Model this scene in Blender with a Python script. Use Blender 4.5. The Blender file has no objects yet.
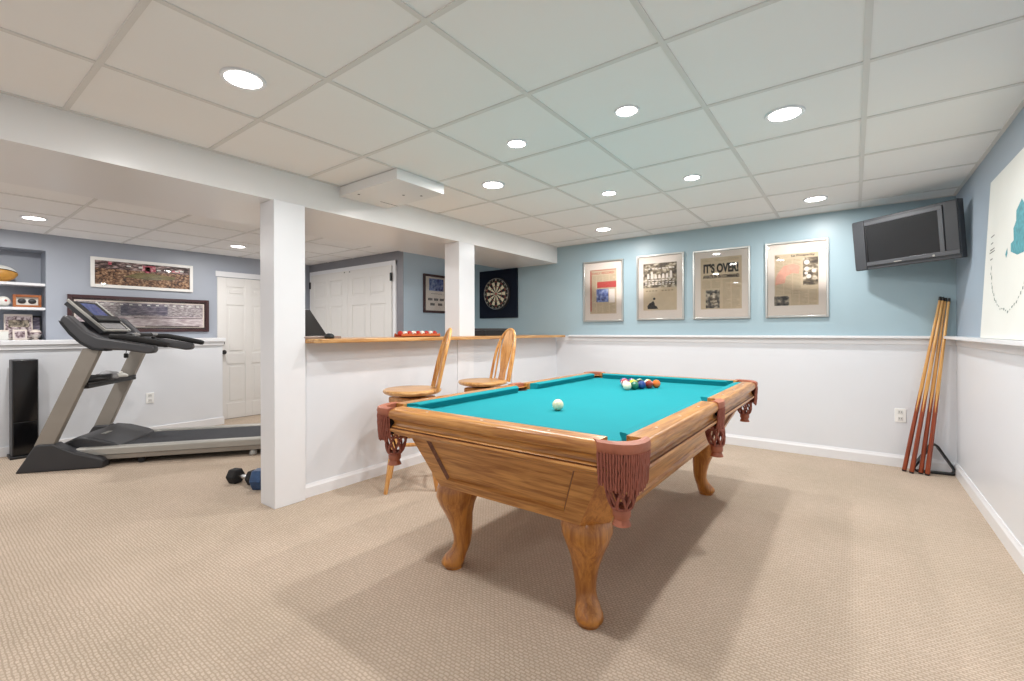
import bpy, bmesh, math, random
from mathutils import Vector, Matrix
random.seed(7)
PI = math.pi
COL = bpy.context.scene.collection

# ------------------------------------------------------------------ materials
def lin(c):
    out = []
    for v in c[:3]:
        v /= 255.0
        out.append(v / 12.92 if v <= 0.04045 else ((v + 0.055) / 1.055) ** 2.4)
    return (*out, 1.0)

def new_mat(name):
    m = bpy.data.materials.new(name); m.use_nodes = True
    nt = m.node_tree
    b = nt.nodes['Principled BSDF']
    return m, nt, b

def N(nt, typ, **kw):
    n = nt.nodes.new(typ)
    for k, v in kw.items():
        if k in n.inputs: n.inputs[k].default_value = v
        else: setattr(n, k, v)
    return n

def plain(name, c, rough=0.5, metal=0.0, spec=0.5, var=0.05, scale=6.0, coat=0.0, bump=0.0, bscale=200.0):
    m, nt, b = new_mat(name)
    b.inputs['Roughness'].default_value = rough
    b.inputs['Metallic'].default_value = metal
    b.inputs['Specular IOR Level'].default_value = spec
    b.inputs['Coat Weight'].default_value = coat
    tc = N(nt, 'ShaderNodeTexCoord')
    n = N(nt, 'ShaderNodeTexNoise', Scale=scale, Detail=3.0)
    nt.links.new(tc.outputs['Object'], n.inputs['Vector'])
    r = N(nt, 'ShaderNodeValToRGB')
    l = lin(c)
    r.color_ramp.elements[0].position = 0.3; r.color_ramp.elements[1].position = 0.7
    r.color_ramp.elements[0].color = (*[x * (1 - var) for x in l[:3]], 1)
    r.color_ramp.elements[1].color = (*[min(1, x * (1 + var)) for x in l[:3]], 1)
    nt.links.new(n.outputs['Fac'], r.inputs['Fac'])
    nt.links.new(r.outputs['Color'], b.inputs['Base Color'])
    if bump:
        n2 = N(nt, 'ShaderNodeTexNoise', Scale=bscale, Detail=2.0)
        nt.links.new(tc.outputs['Object'], n2.inputs['Vector'])
        bp = N(nt, 'ShaderNodeBump', Strength=bump, Distance=0.002)
        nt.links.new(n2.outputs['Fac'], bp.inputs['Height'])
        nt.links.new(bp.outputs['Normal'], b.inputs['Normal'])
    return m

def wood(name, c0, c1, axis='X', rough=0.35, coat=0.3, scale=1.0):
    m, nt, b = new_mat(name)
    b.inputs['Roughness'].default_value = rough
    b.inputs['Coat Weight'].default_value = coat
    b.inputs['Coat Roughness'].default_value = 0.2
    tc = N(nt, 'ShaderNodeTexCoord')
    mp = N(nt, 'ShaderNodeMapping')
    s = [22.0 * scale] * 3
    s['XYZ'.index(axis)] = 1.6 * scale
    mp.inputs['Scale'].default_value = s
    nt.links.new(tc.outputs['Object'], mp.inputs['Vector'])
    n = N(nt, 'ShaderNodeTexNoise', Scale=1.6, Detail=6.0, Distortion=0.8)
    nt.links.new(mp.outputs['Vector'], n.inputs['Vector'])
    mp2 = N(nt, 'ShaderNodeMapping')
    s2 = [150.0 * scale] * 3
    s2['XYZ'.index(axis)] = 5.0 * scale
    mp2.inputs['Scale'].default_value = s2
    nt.links.new(tc.outputs['Object'], mp2.inputs['Vector'])
    n2 = N(nt, 'ShaderNodeTexNoise', Scale=1.5, Detail=3.0)
    nt.links.new(mp2.outputs['Vector'], n2.inputs['Vector'])
    mx = N(nt, 'ShaderNodeMath', operation='MULTIPLY_ADD')
    nt.links.new(n2.outputs['Fac'], mx.inputs[0]); mx.inputs[1].default_value = 0.35
    nt.links.new(n.outputs['Fac'], mx.inputs[2])
    r = N(nt, 'ShaderNodeValToRGB')
    e = r.color_ramp.elements
    e[0].position = 0.5; e[0].color = lin(c0)
    e[1].position = 0.82; e[1].color = lin(c1)
    nt.links.new(mx.outputs[0], r.inputs['Fac'])
    nt.links.new(r.outputs['Color'], b.inputs['Base Color'])
    bp = N(nt, 'ShaderNodeBump', Strength=0.08, Distance=0.001)
    nt.links.new(n2.outputs['Fac'], bp.inputs['Height'])
    nt.links.new(bp.outputs['Normal'], b.inputs['Normal'])
    return m

def carpet_mat():
    m, nt, b = new_mat('beige_carpet')
    b.inputs['Roughness'].default_value = 0.95
    b.inputs['Specular IOR Level'].default_value = 0.1
    tc = N(nt, 'ShaderNodeTexCoord')
    br = N(nt, 'ShaderNodeTexBrick', Scale=1.0)
    br.offset = 0.5
    br.inputs['Brick Width'].default_value = 0.022
    br.inputs['Row Height'].default_value = 0.0135
    br.inputs['Mortar Size'].default_value = 0.003
    br.inputs['Mortar Smooth'].default_value = 0.4
    br.inputs['Color1'].default_value = lin((217, 201, 184))
    br.inputs['Color2'].default_value = lin((206, 190, 173))
    br.inputs['Mortar'].default_value = lin((188, 171, 154))
    wn = N(nt, 'ShaderNodeTexNoise', Scale=34.0, Detail=2.0)
    nt.links.new(tc.outputs['Object'], wn.inputs['Vector'])
    sc_ = N(nt, 'ShaderNodeVectorMath', operation='SCALE'); sc_.inputs['Scale'].default_value = 0.014
    nt.links.new(wn.outputs['Color'], sc_.inputs[0])
    ad = N(nt, 'ShaderNodeVectorMath', operation='ADD')
    nt.links.new(tc.outputs['Object'], ad.inputs[0]); nt.links.new(sc_.outputs[0], ad.inputs[1])
    nt.links.new(ad.outputs[0], br.inputs['Vector'])
    n = N(nt, 'ShaderNodeTexNoise', Scale=1.3, Detail=5.0)
    nt.links.new(tc.outputs['Object'], n.inputs['Vector'])
    r = N(nt, 'ShaderNodeValToRGB')
    r.color_ramp.elements[0].position = 0.3; r.color_ramp.elements[1].position = 0.7
    r.color_ramp.elements[0].color = (0.84, 0.83, 0.80, 1); r.color_ramp.elements[1].color = (1, 0.98, 0.97, 1)
    nt.links.new(n.outputs['Fac'], r.inputs['Fac'])
    n3 = N(nt, 'ShaderNodeTexNoise', Scale=160.0, Detail=2.0)
    nt.links.new(tc.outputs['Object'], n3.inputs['Vector'])
    r3 = N(nt, 'ShaderNodeValToRGB')
    r3.color_ramp.elements[0].color = (0.80, 0.80, 0.80, 1); r3.color_ramp.elements[1].color = (1.1, 1.1, 1.1, 1)
    nt.links.new(n3.outputs['Fac'], r3.inputs['Fac'])
    m1 = N(nt, 'ShaderNodeMix', data_type='RGBA', blend_type='MULTIPLY'); m1.inputs[0].default_value = 1
    nt.links.new(br.outputs['Color'], m1.inputs[6]); nt.links.new(r.outputs['Color'], m1.inputs[7])
    m2 = N(nt, 'ShaderNodeMix', data_type='RGBA', blend_type='MULTIPLY'); m2.inputs[0].default_value = 1
    nt.links.new(m1.outputs[2], m2.inputs[6]); nt.links.new(r3.outputs['Color'], m2.inputs[7])
    nt.links.new(m2.outputs[2], b.inputs['Base Color'])
    bp = N(nt, 'ShaderNodeBump', Strength=0.45, Distance=0.004, invert=True)
    nt.links.new(br.outputs['Fac'], bp.inputs['Height'])
    nt.links.new(bp.outputs['Normal'], b.inputs['Normal'])
    return m

def glass_mat():
    m = bpy.data.materials.new('picture_glass'); m.use_nodes = True
    nt = m.node_tree; nt.nodes.remove(nt.nodes['Principled BSDF'])
    out = nt.nodes['Material Output']
    t = N(nt, 'ShaderNodeBsdfTransparent'); g = N(nt, 'ShaderNodeBsdfGlossy', Roughness=0.02)
    f = N(nt, 'ShaderNodeFresnel', IOR=1.3); mx = N(nt, 'ShaderNodeMixShader')
    nt.links.new(f.outputs[0], mx.inputs[0]); nt.links.new(t.outputs[0], mx.inputs[1]); nt.links.new(g.outputs[0], mx.inputs[2])
    nt.links.new(mx.outputs[0], out.inputs['Surface'])
    return m

def emit(name, c, s):
    m, nt, b = new_mat(name)
    b.inputs['Base Color'].default_value = lin(c)
    b.inputs['Emission Color'].default_value = lin(c)
    b.inputs['Emission Strength'].default_value = s
    return m

def blotch(name, cols, scale=(20, 20, 20), detail=4.0, rough=0.6):
    """noise picked through a stepped ramp: halftone photos, crowds"""
    m, nt, b = new_mat(name)
    b.inputs['Roughness'].default_value = rough
    tc = N(nt, 'ShaderNodeTexCoord'); mp = N(nt, 'ShaderNodeMapping'); mp.inputs['Scale'].default_value = scale
    nt.links.new(tc.outputs['Object'], mp.inputs['Vector'])
    n = N(nt, 'ShaderNodeTexNoise', Scale=1.0, Detail=detail)
    nt.links.new(mp.outputs['Vector'], n.inputs['Vector'])
    r = N(nt, 'ShaderNodeValToRGB'); el = r.color_ramp.elements
    k = len(cols)
    el[0].position = 0.34; el[0].color = lin(cols[0]); el[1].position = 0.66; el[1].color = lin(cols[-1])
    for i in range(1, k - 1):
        e = el.new(0.34 + 0.32 * i / (k - 1)); e.color = lin(cols[i])
    nt.links.new(n.outputs['Fac'], r.inputs['Fac']); nt.links.new(r.outputs['Color'], b.inputs['Base Color'])
    return m

M = {}
M['white_wall'] = plain('white_semigloss_wall', (222, 225, 230), 0.32, var=0.01, scale=2)
M['blue_wall'] = plain('pale_blue_wall', (160, 182, 191), 0.38, var=0.015, scale=2)
M['grey_wall'] = plain('grey_blue_wall', (161, 167, 178), 0.42, var=0.015, scale=2)
M['right_wall'] = plain('dusty_blue_wall', (160, 174, 188), 0.42, var=0.015, scale=2)
M['closet_wall'] = plain('grey_taupe_wall', (128, 128, 134), 0.42, var=0.015, scale=2)  # closet wall has its own darker grey-taupe paint
M['side_wall'] = plain('light_blue_wall', (188, 206, 220), 0.42, var=0.015, scale=2)
M['trim'] = plain('white_trim_paint', (230, 231, 234), 0.3, var=0.01)
M['beam'] = plain('white_beam_paint', (232, 231, 230), 0.28, var=0.01, scale=1.5)
M['tile'] = plain('ceiling_tile', (243, 242, 241), 0.9, spec=0.1, var=0.012, scale=1.2, bump=0.05, bscale=300)
M['tbar'] = plain('ceiling_grid_metal', (222, 220, 217), 0.6, var=0.01)
M['carpet'] = carpet_mat()
M['door'] = plain('door_paint', (222, 220, 217), 0.4, var=0.01)
M['black'] = plain('black_plastic', (24, 24, 26), 0.45)
M['gloss_black'] = plain('gloss_black', (14, 14, 16), 0.12)
M['dark'] = plain('charcoal_plastic', (52, 52, 55), 0.45)
M['grey'] = plain('grey_plastic', (72, 72, 75), 0.4)
M['silver'] = plain('silver_paint', (176, 174, 168), 0.4, 0.35)
M['post'] = plain('taupe_metal', (150, 143, 134), 0.45, 0.25)
M['chrome'] = plain('brushed_steel', (200, 200, 200), 0.25, 0.9)
M['oak'] = wood('oak_long', (152, 94, 38), (204, 145, 76), 'X', scale=1.5)
M['oak_y'] = wood('oak_side', (152, 94, 38), (204, 145, 76), 'Y', scale=1.5)
M['oak_leg'] = wood('oak_leg', (148, 86, 28), (196, 130, 54), 'Z', 0.3, 0.4)
M['oak_shade'] = wood('oak_groove_shade', (96, 52, 20), (128, 74, 34), 'X')  # oak darkened to paint shade into the moulding grooves and panel recesses
M['stool'] = wood('honey_oak', (186, 124, 62), (222, 168, 100), 'Z', 0.35)
M['stool_seat'] = wood('honey_oak_seat', (182, 126, 70), (222, 174, 112), 'Y', 0.35)
M['bar'] = wood('bar_top_oak', (170, 118, 62), (216, 170, 112), 'Y', 0.3)
M['cloth'] = plain('teal_felt', (24, 138, 147), 0.85, spec=0.15, var=0.02, scale=4, bump=0.1, bscale=600)
M['cushion'] = plain('teal_cushion_felt', (16, 128, 138), 0.85, spec=0.15, var=0.02)
M['leather'] = plain('tan_leather', (164, 97, 72), 0.5, var=0.08, scale=30)
M['cord'] = plain('leather_cord', (148, 84, 67), 0.65, var=0.12, scale=60)
M['hole'] = plain('pocket_liner', (34, 28, 26), 0.6)
M['pearl'] = plain('pearl_inlay', (235, 230, 215), 0.25)
M['glass'] = glass_mat()
M['frame_silver'] = plain('silver_frame', (190, 190, 186), 0.28, 0.7)
M['frame_dark'] = plain('dark_brown_frame', (62, 36, 38), 0.35)
M['frame_white'] = plain('white_frame', (232, 230, 226), 0.4)
M['mat_board'] = plain('cream_mat_board', (228, 216, 206), 0.8, var=0.01)
M['paper'] = plain('aged_newsprint', (202, 182, 154), 0.8, var=0.04, scale=14)
M['ink'] = plain('black_ink', (34, 28, 26), 0.7)
M['ink_grey'] = plain('faded_ink', (150, 132, 110), 0.8)
M['ink_red'] = plain('red_ink', (186, 74, 68), 0.7)
M['ink_pink'] = plain('pink_ink', (214, 160, 140), 0.8, var=0.1, scale=30)
M['photo_bw'] = blotch('halftone_photo', [(40, 34, 30), (84, 76, 66), (150, 138, 120), (206, 192, 170)], (26, 26, 26))
M['photo_brown'] = blotch('sepia_photo', [(70, 58, 46), (96, 82, 66), (150, 134, 110), (214, 202, 182)], (22, 22, 30))
M['photo_blue'] = blotch('blue_photo', [(62, 62, 96), (92, 106, 158), (126, 140, 186), (170, 178, 200)], (24, 24, 24))
M['lens'] = emit('light_lens', (255, 252, 246), 14.0)
M['screen'] = plain('tv_screen', (34, 35, 37), 0.22, var=0.03)
M['tv'] = plain('tv_plastic', (62, 64, 68), 0.4)
M['tv_light'] = plain('tv_bezel', (94, 96, 100), 0.35, 0.3)
M['cue_butt'] = wood('cue_butt', (112, 44, 24), (160, 74, 40), 'Z', 0.3)
M['cue_shaft'] = wood('cue_shaft', (198, 142, 72), (226, 178, 108), 'Z', 0.3)
M['plate'] = plain('outlet_plate', (238, 238, 236), 0.35)
M['slot'] = plain('outlet_slot', (70, 70, 70), 0.6)
M['outlet_face'] = plain('outlet_face', (214, 214, 212), 0.4)
M['rubber'] = plain('black_rubber', (30, 29, 30), 0.8)
M['belt'] = plain('running_belt', (54, 55, 60), 0.8, var=0.1, scale=40)
M['blue_vinyl'] = plain('blue_vinyl', (48, 78, 118), 0.4, var=0.2, scale=30)
M['lcd'] = plain('blue_display', (74, 84, 128), 0.2, var=0.15, scale=10)
M['keys'] = plain('console_keys', (156, 156, 158), 0.4, var=0.2, scale=60)
M['poster'] = plain('white_poster', (232, 232, 226), 0.45, var=0.015)
M['poster_green'] = plain('grey_green_print', (128, 140, 134), 0.6, var=0.3, scale=40)
M['poster_teal'] = plain('teal_print', (70, 148, 160), 0.6, var=0.3, scale=40)
M['poster_ink'] = plain('poster_ink', (112, 112, 108), 0.6)
M['cream'] = plain('cream_sisal', (226, 214, 186), 0.8, var=0.06, scale=60)
M['navy_felt'] = plain('navy_backing', (26, 32, 44), 0.9, spec=0.1)
M['dart_red'] = plain('dart_red', (150, 62, 56), 0.7)
M['dart_green'] = plain('dart_green', (60, 100, 74), 0.7)
M['laptop_grey'] = plain('laptop_base', (150, 132, 122), 0.35, 0.2)
M['red_wood'] = wood('red_tray', (158, 66, 28), (196, 98, 48), 'Y')

# ------------------------------------------------------------------ mesh builder
class MB:
    def __init__(s): s.v = []; s.f = []; s.m = []; s.mats = []; s.cur = 0; s.T = Matrix.Identity(4)
    def use(s, mat):
        if mat not in s.mats: s.mats.append(mat)
        s.cur = s.mats.index(mat); return s
    def add(s, verts, faces):
        o = len(s.v)
        s.v += [tuple(s.T @ Vector(p)) for p in verts]
        s.f += [tuple(i + o for i in f) for f in faces]
        s.m += [s.cur] * len(faces)
        return s
    def box(s, x0, y0, z0, x1, y1, z1):
        v = [(x, y, z) for x in (x0, x1) for y in (y0, y1) for z in (z0, z1)]
        return s.add(v, [(0, 1, 3, 2), (4, 6, 7, 5), (0, 4, 5, 1), (2, 3, 7, 6), (0, 2, 6, 4), (1, 5, 7, 3)])
    def loft(s, rings, cap=True, close=True):
        n = len(rings[0]); v = [p for r in rings for p in r]; f = []
        for k in range(len(rings) - 1):
            for i in range(n if close else n - 1):
                j = (i + 1) % n
                f.append((k * n + i, k * n + j, (k + 1) * n + j, (k + 1) * n + i))
        if cap:
            f.append(tuple(range(n))[::-1]); f.append(tuple((len(rings) - 1) * n + i for i in range(n)))
        return s.add(v, f)
    def prism(s, poly, axis, a, b):
        """poly: 2-D outline in the two other axes (XY for Z, XZ for Y, YZ for X)"""
        def P(p, t):
            return {'Z': (p[0], p[1], t), 'Y': (p[0], t, p[1]), 'X': (t, p[0], p[1])}[axis]
        return s.loft([[P(p, a) for p in poly], [P(p, b) for p in poly]])
    def lathe(s, prof, n=20, c=(0, 0, 0), axis='Z'):
        rings = []
        for r, z in prof:
            ring = []
            for i in range(n):
                a = 2 * PI * i / n
                x, y = r * math.cos(a), r * math.sin(a)
                p = {'Z': (x, y, z), 'Y': (x, z, y), 'X': (z, x, y)}[axis]
                ring.append((p[0] + c[0], p[1] + c[1], p[2] + c[2]))
            rings.append(ring)
        return s.loft(rings)
    def tube(s, path, r, n=8, sy=1.0, closed=False):
        P = [Vector(p) for p in path]; k = len(P)
        rr = r if isinstance(r, (list, tuple)) else [r] * k
        rings = []; up = None
        for i in range(k):
            if closed: t = (P[(i + 1) % k] - P[i - 1]).normalized()
            else: t = (P[min(i + 1, k - 1)] - P[max(i - 1, 0)]).normalized()
            if up is None:
                up = Vector((0, 0, 1)) if abs(t.z) < 0.9 else Vector((1, 0, 0))
            a = t.cross(up).normalized(); bb = a.cross(t).normalized(); up = bb
            rings.append([tuple(P[i] + a * (rr[i] * math.cos(2 * PI * j / n)) + bb * (rr[i] * sy * math.sin(2 * PI * j / n))) for j in range(n)])
        if closed:
            rings.append(rings[0]); return s.loft(rings, cap=False)
        return s.loft(rings)
    def sphere(s, c, r, nu=20, nv=12, sc=(1, 1, 1), axis='Z'):
        prof = [(max(1e-4, math.sin(PI * k / nv)), -math.cos(PI * k / nv)) for k in range(nv + 1)]
        rings = []
        for q, z in prof:
            ring = []
            for i in range(nu):
                a = 2 * PI * i / nu
                p = (q * math.cos(a), q * math.sin(a), z)
                if axis == 'X': p = (p[2], p[0], p[1])
                if axis == 'Y': p = (p[0], p[2], p[1])
                ring.append((c[0] + r * sc[0] * p[0], c[1] + r * sc[1] * p[1], c[2] + r * sc[2] * p[2]))
            rings.append(ring)
        return s.loft(rings)
    def build(s, name, parent=None, mat=None, smooth=True, bevel=0.0, seg=2, label=None, kind=None, angle=35):
        if mat is not None and not s.mats: s.mats = [mat]
        me = bpy.data.meshes.new(name)
        me.from_pydata(s.v, [], s.f)
        for m in s.mats: me.materials.append(m)
        for i, p in enumerate(me.polygons): p.material_index = s.m[i]
        bm = bmesh.new(); bm.from_mesh(me)
        bmesh.ops.recalc_face_normals(bm, faces=bm.faces)
        bm.to_mesh(me); bm.free()
        if smooth:
            me.shade_smooth(); me.set_sharp_from_angle(angle=math.radians(angle))
        o = bpy.data.objects.new(name, me); COL.objects.link(o)
        if parent: o.parent = parent
        if bevel:
            md = o.modifiers.new('edge', 'BEVEL'); md.width = bevel; md.segments = seg; md.limit_method = 'ANGLE'; md.angle_limit = math.radians(40)
        if label: o['label'] = label
        if kind: o['kind'] = kind
        return o

def B(x0, y0, z0, x1, y1, z1, mat=None):
    m = MB()
    if mat: m.use(mat)
    return m.box(x0, y0, z0, x1, y1, z1)

def thing(name, label, cat, loc=(0, 0, 0), rot=(0, 0, 0), group=None):
    o = bpy.data.objects.new(name, None); COL.objects.link(o)
    o.empty_display_size = 0.1
    o.location = loc; o.rotation_euler = rot
    o['label'] = label; o['category'] = cat
    if group: o['group'] = group
    return o

def tag(o, label, cat, group=None):
    o['label'] = label; o['category'] = cat
    if group: o['group'] = group
    return o

def struct(mb, name, mat=None, parent=None, bevel=0.0):
    o = mb.build(name, parent, mat, smooth=bool(bevel), bevel=bevel)
    o['kind'] = 'structure'
    return o

def copy_tree(root, loc, rot, label):
    c = root.copy(); COL.objects.link(c); c.location = loc; c.rotation_euler = rot; c['label'] = label
    def kids(src, dst):
        for ch in list(src.children):
            k = ch.copy(); COL.objects.link(k); k.parent = dst
            kids(ch, k)
    kids(root, c)
    return c

_FONT = {}
def text_into(mb, txt, x, z, height, y=-0.001, sx=1.0, align='CENTER', bold=0.0, rot=0.0):
    """lettering in the local XZ plane, facing -Y, appended to a mesh"""
    cu = bpy.data.curves.new('lettering', 'FONT'); cu.body = txt; cu.size = 1.0; cu.align_x = 'LEFT'; cu.offset = bold
    ob = bpy.data.objects.new('lettering', cu); COL.objects.link(ob)
    dg = bpy.context.evaluated_depsgraph_get()
    me = bpy.data.meshes.new_from_object(ob.evaluated_get(dg))
    vs = [v.co.copy() for v in me.vertices]; fs = [tuple(p.vertices) for p in me.polygons]
    bpy.data.objects.remove(ob); bpy.data.curves.remove(cu); bpy.data.meshes.remove(me)
    if not vs: return
    x0 = min(v.x for v in vs); x1 = max(v.x for v in vs); y0 = min(v.y for v in vs); y1 = max(v.y for v in vs)
    k = height / (y1 - y0)
    out = []
    for v in vs:
        px = (v.x - x0) * k * sx; pz = (v.y - y0) * k
        if align == 'CENTER': px -= (x1 - x0) * k * sx / 2; 
        pz -= height / 2
        c, s_ = math.cos(rot), math.sin(rot)
        out.append((x + px * c - pz * s_, y, z + px * s_ + pz * c))
    mb.add(out, fs)

# ------------------------------------------------------------------ room constants (metres)
XR, YB, XL, YF = 0.653, 5.02, -6.62, -2.4
H, HL = 2.214, 2.15
RAIL = 1.10
TH = 0.12

# ---- floor
struct(B(XL - 0.3, YF, -0.1, XR + TH, YB + TH, 0.0, M['carpet']), 'floor')

# ---- back wall : white below the rail, pale blue above
mb = MB(); mb.use(M['white_wall']).box(-4.46, YB, 0, XR + TH, YB + TH, RAIL - 0.01)
mb.use(M['blue_wall']).box(-4.46, YB, RAIL - 0.01, XR + TH, YB + TH, 2.6)
struct(mb, 'wall_back')
mb = MB(); mb.use(M['white_wall']).box(XR, YF, 0, XR + TH, YB, RAIL - 0.01)
mb.use(M['right_wall']).box(XR, YF, RAIL - 0.01, XR + TH, YB, 2.6)
struct(mb, 'wall_right')
# closet wall and the short blue wall beside it
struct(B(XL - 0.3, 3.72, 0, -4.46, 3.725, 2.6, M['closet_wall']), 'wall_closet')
struct(B(-4.46 - TH, 3.726, 0, -4.46, YB + TH, 2.6, M['side_wall']), 'wall_side')

# ---- left wall with its niche (open above the white half wall)
NY0, NY1, NZ0, NZ1, ND = -0.35, 0.89, 1.07, 1.985, 0.28
mb = MB().use(M['grey_wall'])
mb.box(XL - TH, YF, 0, XL, NY0, 2.6); mb.box(XL - TH, NY1, 0, XL, 3.72, 2.6)
mb.box(XL - TH, NY0, NZ1, XL, NY1, 2.6); mb.box(XL - TH, NY0, 0, XL, NY1, NZ0)
mb.box(XL - ND - 0.02, NY0 - 0.02, NZ0 - 0.02, XL - ND, NY1 + 0.02, NZ1 + 0.02)
mb.box(XL - ND, NY0 - 0.02, NZ0 - 0.02, XL - TH, NY0, NZ1 + 0.02); mb.box(XL - ND, NY1, NZ0 - 0.02, XL - TH, NY1 + 0.02, NZ1 + 0.02)
mb.box(XL - ND, NY0, NZ1, XL - TH, NY1, NZ1 + 0.02); mb.box(XL - ND, NY0, NZ0 - 0.02, XL - TH, NY1, NZ0)
struct(mb, 'wall_left')
# white half wall below, with cap and baseboard
struct(B(XL, YF, 0, -6.3, 2.4, 1.03, M['white_wall']), 'wall_left_lower')
mb = MB().use(M['trim']); mb.box(XL, YF, 1.03, -6.27, 2.43, 1.075); mb.box(-6.3, YF, 0.985, -6.285, 2.415, 1.03); mb.box(XL, 2.4, 0.985, -6.3, 2.415, 1.03)
struct(mb, 'trim_1', bevel=0.004)
mb = MB().use(M['trim']); mb.box(-6.3, YF, 0, -6.285, 2.415, 0.09); mb.box(XL, 2.4, 0, -6.3, 2.415, 0.09)
struct(mb, 'baseboard_left', bevel=0.004)

# ---- baseboards and ledges on the main room walls
def base_profile(depth, h): return [(0, 0), (depth, 0), (depth, h * 0.75), (depth * 0.6, h * 0.88), (depth * 0.35, h), (0, h)]
mb = MB().use(M['trim']).prism([(YB - a, b) for a, b in base_profile(0.016, 0.10)], 'X', -3.05, XR)
struct(mb, 'baseboard_back')
mb = MB().use(M['trim']).prism([(XR - a, b) for a, b in base_profile(0.016, 0.10)], 'Y', YF, YB)
struct(mb, 'baseboard_right')
mb = MB().use(M['trim']); mb.box(-2.84, YB - 0.05, RAIL - 0.022, XR, YB, RAIL); mb.box(-3.04, YB - 0.006, RAIL - 0.075, XR, YB, RAIL - 0.022)
struct(mb, 'trim_2', bevel=0.004)
mb = MB().use(M['trim']); mb.box(XR - 0.085, YF, RAIL - 0.022, XR, YB - 0.05, RAIL); mb.box(XR - 0.006, YF, RAIL - 0.075, XR, YB - 0.006, RAIL - 0.022)
struct(mb, 'trim_3', bevel=0.004)

# ---- beam, columns, bar half wall
BX0, BX1, BZ = -3.9, -3.03, 2.01
struct(B(BX0, YF, BZ, BX1, YB, 2.5, M['beam']), 'beam')
struct(B(-3.19, 1.445, 0, -3.0, 1.655, BZ, M['trim']), 'column_front', bevel=0.003)
struct(B(-3.215, 3.20, 1.1, -3.02, 3.42, BZ, M['trim']), 'column_back', bevel=0.003)
mb = MB().use(M['white_wall']); mb.box(-3.17, 1.655, 0, -3.045, YB, 1.069)
mb.use(M['trim']).box(-3.045, 3.195, 0.1, -3.035, 3.42, 1.069)
struct(mb, 'wall_bar')
mb = MB().use(M['trim']).prism([(-3.045 + a, b) for a, b in base_profile(0.015, 0.09)], 'Y', 1.655, YB - 0.016)
struct(mb, 'baseboard_bar')
struct(B(-3.04, 4.06, 0.09, -3.03, 4.085, 1.05, M['trim']), 'trim_4')
# the boxed cover hanging under the tiles beside the beam
t = thing('duct_cover', 'white boxed cover with small dark holes hanging below the ceiling tiles beside the beam', 'cover', (-2.7, 2.15, H))
B(-0.33, -0.215, -0.07, 0.32, 0.215, -0.001, M['beam']).build('housing', t, bevel=0.003)
for (x, y) in ((-0.17, -0.16), (0.07, 0.05), (0.16, 0.14)):
    MB().use(M['slot']).lathe([(0.009, -0.0715), (0.009, -0.069)], 10, (x, y, 0)).build('keyhole', t)
B(-0.2, 0.05, -0.0712, -0.195, 0.21, -0.069, M['slot']).build('seam', t)

# ---- ceilings: recessed tiles and T-bars
TW = 0.022; LGY = 0.88
mb = MB().use(M['tile']).box(BX1, YF, H + 0.005, XR, YB, H + 0.08)
c = struct(mb, 'ceiling')
mb = MB().use(M['tbar'])
gx = [0.044 - 0.61 * k for k in range(0, 6)]
gy = [1.083 + 0.6095 * k for k in range(-6, 7)]
gy = [y for y in gy if YF < y < YB]
for x in gx:
    if x > BX1 + 0.05: mb.box(x - TW / 2, YF, H, x + TW / 2, YB, H + 0.012)
ex = [BX1 + 0.02] + sorted(gx)[1:] + [XR - 0.02]
ex = [BX1 + 0.02] + [x for x in sorted(gx) if x > BX1 + 0.05] + [XR - 0.02]
for y in gy:
    for k in range(len(ex) - 1):
        a = ex[k] + (TW / 2 if k else 0); b_ = ex[k + 1] - (TW / 2 if k < len(ex) - 2 else 0)
        mb.box(a, y - TW / 2, H, b_, y + TW / 2, H + 0.012)
for k in range(len(ex) - 1):
    a = ex[k] + (TW / 2 if k else 0); b_ = ex[k + 1] - (TW / 2 if k < len(ex) - 2 else 0)
    mb.box(a, YB - 0.02, H, b_, YB, H + 0.012)
mb.box(XR - 0.02, YF, H, XR, YB, H + 0.012); mb.box(BX1, YF, H, BX1 + 0.02, YB, H + 0.012)
g = mb.build('ceiling_grid', c, smooth=False); g['kind'] = 'structure'
mb = MB().use(M['tile']).box(XL - 0.3, YF, HL + 0.005, BX0, YB, HL + 0.08)
c2 = struct(mb, 'ceiling_left')
mb = MB().use(M['tbar'])
lx = [BX0 - 0.38 - 0.61 * k for k in range(0, 5)]
for x in lx: mb.box(x - TW / 2, YF, HL, x + TW / 2, 3.72, HL + 0.012)
le = [XL] + sorted(x for x in lx if x > XL + 0.05) + [BX0]
for k in range(-4, 6):
    y = LGY + 0.61 * k
    if not y < 3.7: continue
    for i in range(len(le) - 1):
        mb.box(le[i] + TW / 2, y - TW / 2, HL, le[i + 1] - TW / 2, y + TW / 2, HL + 0.012)
g = mb.build('ceiling_grid', c2, smooth=False); g['kind'] = 'structure'

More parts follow.
